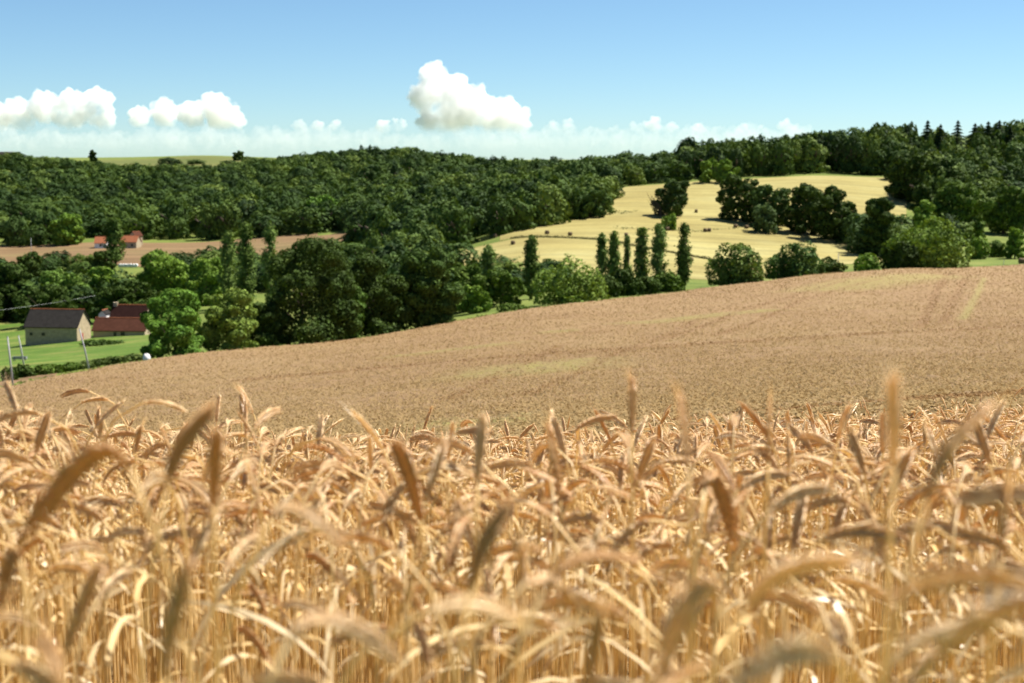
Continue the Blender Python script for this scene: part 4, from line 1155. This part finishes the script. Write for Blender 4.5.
# ------------------------------------------------------------------ farm
M['stone'] = plain('barn_stone', (0.36, 0.29, 0.19), 0.9, 0.1, 0.35, 1.6, 0.6, 6)
M['render'] = plain('cream_render', (0.3554, 0.2986, 0.2061), 0.9, 0.1, 0.15, 1.0)
M['tile_dark'] = plain('old_dark_tiles', (0.027, 0.0245, 0.023), 0.95, 0.03, 0.35, 1.3, 0.6, 9)
M['tile_red'] = plain('red_tiles', (0.072, 0.030, 0.020), 0.95, 0.03, 0.3, 1.3, 0.6, 9)
M['tile_deep'] = plain('deep_red_tiles', (0.026, 0.012, 0.010), 0.95, 0.03, 0.3, 1.3, 0.6, 9)
M['tile_orange'] = plain('orange_tiles', (0.252, 0.0882, 0.04032), 0.85, 0.15, 0.2, 1.0)
M['white'] = plain('white_paint', (0.75, 0.74, 0.72), 0.6, 0.3, 0.05)
M['wood_red'] = plain('red_door', (0.28, 0.07, 0.04), 0.6, 0.3, 0.2)
M['dark'] = plain('dark_opening', (0.02, 0.02, 0.022), 0.3, 0.4, 0.2)
M['pole'] = plain('weathered_pole', (0.34, 0.34, 0.35), 0.8, 0.2, 0.2, 2.0)
M['metal'] = plain('grey_metal', (0.22, 0.23, 0.24), 0.5, 0.5, 0.2)
M['cable'] = plain('cable', (0.50, 0.52, 0.52), 0.5, 0.4, 0.05)

def gable_house(name, label, cat, loc, rz, L, W, hw, hr, wallm, roofm, over=0.35, windows=(), doors=(), chimney=None, group=None, gable_win=()):
    root = bpy.data.objects.new(name, None); COL.objects.link(root); root.location = loc; root.rotation_euler = (0, 0, rz)
    tag(root, label, cat, group)
    mb = MB(); x, y = L / 2, W / 2
    vs = [(-x,-y,-1.5),(x,-y,-1.5),(x,y,-1.5),(-x,y,-1.5),(-x,-y,hw),(x,-y,hw),(x,y,hw),(-x,y,hw),(-x,0,hw+hr),(x,0,hw+hr)]
    mb.add(vs, [(0,1,5,4),(1,2,6,9,5),(2,3,7,6),(3,0,4,8,7)])
    mb.build('wall', wallm, root)
    mb = MB(); t = 0.16; s = hr / y
    for sg in (-1, 1):
        ye = sg * (y + over); ze = hw - over * s + 0.03
        a = [(-x-over, ye, ze), (x+over, ye, ze), (x+over, 0, hw+hr+0.03), (-x-over, 0, hw+hr+0.03)]
        b = [(p[0], p[1], p[2] + t) for p in a]
        mb.add(a + b, [(0,1,2,3) if sg > 0 else (3,2,1,0), (4,5,6,7), (0,1,5,4), (1,2,6,5), (3,0,4,7)])
    rf = mb.build('roof', roofm, root)
    mb = MB(); mb.tube([(-x - over, 0, hw + hr + 0.16), (x + over, 0, hw + hr + 0.16)], 0.13, 8); mb.build('ridge', M['tile_orange'], rf)
    if chimney:
        cx, ch = chimney; mb = MB(); mb.box(cx - .45, cx + .45, -0.4, 0.4, hw + hr - 0.7, hw + hr + ch); mb.box(cx - .53, cx + .53, -0.48, 0.48, hw + hr + ch + .002, hw + hr + ch + 0.15)
        mb.build('chimney', M['render'], rf)
    for (wx, wz, ww, wh) in windows:
        mb = MB(); mb.box(wx - ww/2 - .1, wx + ww/2 + .1, -y - 0.06, -y - 0.003, wz - .1, wz + wh + .1); fr = mb.build('window', wallm, root)
        mb = MB(); mb.box(wx - ww/2, wx + ww/2, -y - 0.075, -y - 0.063, wz, wz + wh); mb.build('pane', M['dark'], fr)
    for (wy, wz, ww, wh) in doors:
        mb = MB(); mb.box(x + 0.004, x + 0.08, wy - ww/2, wy + ww/2, wz, wz + wh); d = mb.build('door', M['wood_red'], root)
        mb = MB(); mb.box(x + 0.084, x + 0.13, wy + ww/2 - .2, wy + ww/2 - .12, wz + wh * .45, wz + wh * .55); mb.build('handle', M['metal'], d)
    for (wy, wz, ww, wh) in gable_win:
        mb = MB(); mb.box(x + 0.004, x + 0.06, wy - ww/2, wy + ww/2, wz, wz + wh); mb.build('window', M['dark'], root)
    return root

def gp(px, Y): 
    x = (px - 512) / F * Y; return Vector((x, Y, gz(x, Y)))
b = gp(55, 317)
gable_house('stone_barn', 'long stone barn with a dark tiled roof beside the meadow', 'barn', b, R(-6), 12.0, 7.6, 3.9, 3.4, M['stone'], M['tile_dark'], 0.3,
            windows=((-4.6, 1.9, .7, .7), (-1.8, 1.9, .8, .7)), doors=((-1.1, 0.0, 1.1, 2.2),))
b = gp(120, 323) - Vector((0, 0, 0.9))
gable_house('farmhouse', 'low cream farmhouse with a red tiled roof right of the barn', 'house', b, R(-4), 12.0, 5.2, 2.4, 2.4, M['render'], M['tile_red'], 0.3,
            windows=((-0.9, 1.0, .7, 1.0), (0.9, 0.95, 1.0, 1.1)))
b = gp(129, 331) - Vector((0, 0, 1.3))
gable_house('tall_house', 'taller house with a deep red roof and chimney behind the low farmhouse', 'house', b, R(-4), 8.0, 6.0, 4.6, 3.2, M['render'], M['tile_deep'], 0.3, chimney=(-3.6, 0.6))
b = gp(102.5, 329)
gable_house('garden_shed', 'small white shed squeezed between the barn and the tall house', 'shed', b, R(80), 2.6, 1.9, 5.0, 0.8, M['white'], M['tile_dark'], 0.15, gable_win=((0, 3.4, .7, .9),))
# far houses
b = gp(102, 742)
gable_house('far_house', 'far white house with an orange roof, left of the dark tall tree', 'house', b, R(5), 6.0, 7.0, 2.6, 3.0, M['white'], M['tile_orange'], 0.3, windows=((0, .8, 1, 1.2),), group='orange roofed houses at the wood foot')
b = gp(131, 738)
gable_house('far_house', 'long far house with an orange roof, right of the dark tall tree', 'house', b, R(-6), 8.6, 7.0, 3.2, 3.0, M['render'], M['tile_orange'], 0.3, windows=((-2, 1, 1, 1.2), (2, 1, 1, 1.2)), group='orange roofed houses at the wood foot')
b = gp(136.5, 752)
gable_house('far_house', 'grey pink far house behind the long orange roofed house', 'house', b, R(60), 5.0, 4.5, 5.2, 2.0, M['render'], M['tile_red'], 0.3, gable_win=((0, 3, 1, 1.2),), group='orange roofed houses at the wood foot')
b = gp(6, 1500)
gable_house('skyline_shed', 'long dark shed on the skyline at the far left', 'shed', b, R(3), 36, 12, 6.5, 2.2, M['stone'], M['tile_dark'], 0.5, gable_win=((0, 1, 3, 3),))

# ------------------------------------------------------------------ poles, cable, small things
def pole(label, px, top, bot, Y, lean_px=0.0, r=0.13, cat='pole', name='utility_pole', lift=0.0, arm=False):
    r *= 0.8
    x = (px - 512) / F * Y; z = gz(x, Y)
    tp = at(px + lean_px, top, Y)
    root = bpy.data.objects.new(name, None); COL.objects.link(root); root.location = (x, Y, z); tag(root, label, cat)
    mb = MB(); q = tp - Vector((x, Y, z)); mb.tube([(0, 0, -0.8), q * 0.5, q], [r * 1.2, r, r * 0.8], 8); mb.build('post', M['pole'], root, smooth=True)
    mb = MB()
    if arm:
        mb.tube([q + Vector((-.5, 0, -0.3)), q + Vector((.5, 0, -0.3))], 0.05, 6); mb.build('crossarm', M['metal'], root)
        for s in (-.45, .45):
            mb = MB(); mb.tube([q + Vector((s, 0, -0.25)), q + Vector((s, 0, -0.05))], [0.05, 0.03], 6); mb.build('insulator', M['white'], root)
    else:
        mb.tube([q + Vector((0, 0, 0.002)), q + Vector((0, 0, 0.1))], [r * .95, r * .4], 8); mb.build('cap', M['metal'], root)
    return tp
pole('straight grey pole at the field edge, leftmost of the three', 7.5, 337, 388, 168, 0, 0.13)
pole('grey pole with a white bucket at its foot, second from the left', 20, 336, 373, 215, -1.5, 0.14)
pole('leaning grey pole in front of the stone barn', 86, 329, 373, 193, -6.5, 0.13)
pole('thin pole on the brown field far left', 31, 238, 252, 690, 0, 0.16)
pole('thin grey post on the far field edge beside the dark bushes', 838.5, 253, 276, 366, 0, 0.11)
pole('short fence post on the right field edge', 962, 261, 266, 415, 0, 0.10, 'post', 'fence_post')
pole('short fence post near the bale at the right edge', 1004, 260, 265, 412, 0, 0.10, 'post', 'fence_post')
pole('small weather pole on the plateau skyline', 240, 148.5, 156, 1640, 0, 0.25, 'pole', 'mast')
e1 = pole('power line pole standing among the trees behind the farmhouse', 117, 291, 330, 398, 0, 0.14, arm=True)
e0 = pole('power line pole outside the meadow at far left', -190, 322, 370, 300, 0, 0.14, arm=True)
mb = MB(); L = []
for i in range(41):
    t = i / 40; p = e0.lerp(e1, t); p.z -= 3.2 * 4 * t * (1 - t) * 0.55 + 0.05; L.append(p)
mb.tube(L, 0.022, 5)
c = mb.build('power_cable', M['cable'], smooth=True); tag(c, 'pale power cable sagging across the trees behind the barn', 'cable')
# trough on the meadow, bucket, white sack
x, y = on_ground(15, 361, 150., 500.); z = gz(x, y)
root = bpy.data.objects.new('water_trough', None); COL.objects.link(root); root.location = (x, y, z); tag(root, 'long grey water trough on the meadow behind the second pole', 'trough')
mb = MB(); t_ = 0.06; l_, w_ = 1.25, 0.4
mb.box(-l_, l_, -w_, -w_ + t_, .35, .8); mb.box(-l_, l_, w_ - t_, w_, .35, .8); mb.box(-l_, -l_ + t_, -w_ + t_, w_ - t_, .35, .8); mb.box(l_ - t_, l_, -w_ + t_, w_ - t_, .35, .8); mb.box(-l_ + t_, l_ - t_, -w_ + t_, w_ - t_, .35, .41)
mb.build('tub', M['metal'], root)
for sx in (-1, 1):
    for sy in (-1, 1):
        mb = MB(); mb.box(sx * 1.0 - .05, sx * 1.0 + .05, sy * .3 - .05, sy * .3 + .05, -0.1, .345); mb.build('leg', M['metal'], root)
x, y = on_ground(20.3, 372, 150., 400.)
mb = MB(); mb.tube([(0, 0, 0), (0, 0, 0.55), (0, 0, 0.56)], [0.24, 0.30, 0.33], 12)
o = mb.build('bucket', M['white'], None, (x, y, gz(x, y)), smooth=True); tag(o, 'white bucket at the foot of the second pole', 'bucket')
Yb = edge(143) + 2.0; x = (143 - 512) / F * Yb
V, Fq = [], []
for i in range(9):
    th = math.pi * i / 8
    for k in range(14):
        a = 2 * math.pi * k / 14
        rr_ = math.sin(th) * (0.36 + 0.05 * math.sin(3 * a)) ; zz = 0.42 - 0.42 * math.cos(th) + (0.16 * abs(math.cos(a)) if i > 5 else 0)
        V.append((rr_ * math.cos(a), rr_ * math.sin(a) * 0.8, zz))
for i in range(8):
    for k in range(14): Fq.append((i*14+k, i*14+(k+1)%14, (i+1)*14+(k+1)%14, (i+1)*14+k))
o = link('white_sack', np_mesh('white_sack', V, [np.array(Fq)], [M['white']], None, True), None, (x, Yb, gz(x, Yb) + 0.35)); o.scale = (1.5, 1.5, 1.3)
tag(o, 'small white sack on the field edge left of the round tree', 'sack')

# ------------------------------------------------------------------ clouds
def cloud_mat(name, dens, z0, z1):
    m, nt, out = new_mat(name)
    geo = nt.nodes.new('ShaderNodeNewGeometry')
    sx = nt.nodes.new('ShaderNodeSeparateXYZ'); nt.links.new(geo.outputs['Position'], sx.inputs[0])
    mr = N(nt, 'ShaderNodeMapRange'); mr.inputs['From Min'].default_value = z0; mr.inputs['From Max'].default_value = z1
    mr.interpolation_type = 'SMOOTHSTEP'
    nt.links.new(sx.outputs['Z'], mr.inputs['Value'])
    v = N(nt, 'ShaderNodeVolumePrincipled'); v.inputs['Color'].default_value = (1, 1, 1, 1); v.inputs['Anisotropy'].default_value = 0.0
    nz = noise_tex(nt, 1 / 130.0, 5, 0.62)
    er = math_n(nt, 'MULTIPLY_ADD', nz, 5.0, -1.75, True)
    er = math_n(nt, 'MINIMUM', math_n(nt, 'MAXIMUM', er, 0.0), 1.0)
    nt.links.new(math_n(nt, 'MULTIPLY', math_n(nt, 'MULTIPLY', mr.outputs[0], er), dens), v.inputs['Density'])
    nt.links.new(v.outputs[0], out.inputs['Volume'])
    return m
M['cloud'] = cloud_mat('cloud_white', 0.021, 150, 300)
import bmesh
_bm = bmesh.new(); bmesh.ops.create_icosphere(_bm, subdivisions=4, radius=1.0)
ICO_V = np.array([v.co[:] for v in _bm.verts]); ICO_F = np.array([[v.index for v in f.verts] for f in _bm.faces]); _bm.free()
def cloud(label, puffs, Y, seed, small=7):
    r = np.random.default_rng(seed); allp = []
    for px, py, rp in puffs:
        allp.append((px, py, r.normal(0, rp * 0.5), rp))
        for k in range(small):
            a = r.uniform(-0.4, math.pi + 0.4)
            q = rp * r.uniform(0.30, 0.5)
            allp.append((px + math.cos(a) * rp * 0.78, py - math.sin(a) * rp * 0.78, -rp * r.uniform(0, 0.6), q))
            for j in range(3):
                a2 = a + r.uniform(-1, 1); q2 = q * r.uniform(0.35, 0.55)
                allp.append((px + math.cos(a) * rp * 0.78 + math.cos(a2) * q * .85, py - math.sin(a) * rp * 0.78 - math.sin(a2) * q * .85, -rp * r.uniform(0, 0.8), q2))
    Vs, Fs = [], []; b0 = 0
    for px, py, dy, rp in allp:
        c = at(px, py, Y + dy * Y / F); rad = rp * Y / F
        v = ICO_V * rad + np.array(c)
        disp = np.array([mnoise.fractal(Vector(p) * (2.2 / (14 * Y / F)) , 0.7, 2.1, 5) for p in v])
        v = v + ICO_V * (disp * 3.4 * Y / F * min(1.4, 0.35 + rp / 12))[:, None]
        Vs.append(v); Fs.append(ICO_F + b0); b0 += len(v)
    me = np_mesh('cumulus_cloud', np.concatenate(Vs), [np.concatenate(Fs)], [M['cloud']], None, True)
    o = link('cumulus_cloud', me)
    md = o.modifiers.new('remesh', 'REMESH'); md.mode = 'VOXEL'; md.voxel_size = 0.7 * Y / F; md.use_smooth_shade = True   # one closed skin
    tag(o, label, 'cloud', 'cumulus clouds over the horizon')
cloud('tallest white cumulus tower above the middle of the wood', [(436, 80, 15), (428, 100, 17), (450, 98, 20), (472, 108, 20), (445, 118, 22), (495, 116, 19), (515, 124, 15)], 9000, 1)
cloud('broad white cumulus at the far left edge', [(-6, 118, 16), (18, 116, 15), (45, 108, 15), (42, 100, 9), (75, 106, 14), (96, 104, 14), (68, 114, 16), (104, 118, 12)], 9000, 2)
cloud('white cumulus second from the left', [(140, 118, 10), (165, 114, 13), (192, 116, 13), (216, 107, 15), (222, 116, 16), (238, 122, 8)], 9000, 3)
cloud('tiny low cloud tops left of the tall tower', [(300, 128, 7), (318, 127, 6), (336, 128, 7)], 9000, 4, 4)
cloud('small low cloud at the left foot of the tall tower', [(384, 127, 7), (398, 126, 7)], 9700, 5, 4)
cloud('long low cloud bank right of the tall tower', [(552, 130, 8), (568, 128, 8), (590, 133, 7), (612, 134, 7), (636, 132, 8), (654, 127, 9), (672, 131, 8), (700, 133, 9), (720, 136, 8), (742, 134, 8), (762, 134, 7)], 9000, 6, 4)
cloud('small lone cloud puff above the right wood', [(786, 127, 7), (793, 133, 8)], 9000, 7, 4)

M['cloud_thin'] = cloud_mat('cloud_hazy', 0.0022, 20, 190)
_bank = []
for i in range(62):
    px = -60 + i * 14 + random.uniform(-4, 4)
    _bank.append((px, 144 + random.uniform(-4, 3), random.uniform(9, 16)))
cloud('long hazy white cloud bank low along the whole horizon', _bank, 11000, 8, 2)
_o = next(o for o in bpy.data.objects if o.get('label', '').startswith('long hazy white cloud bank')); _o.name = 'cloud_bank'; _o.data.materials[0] = M['cloud_thin']
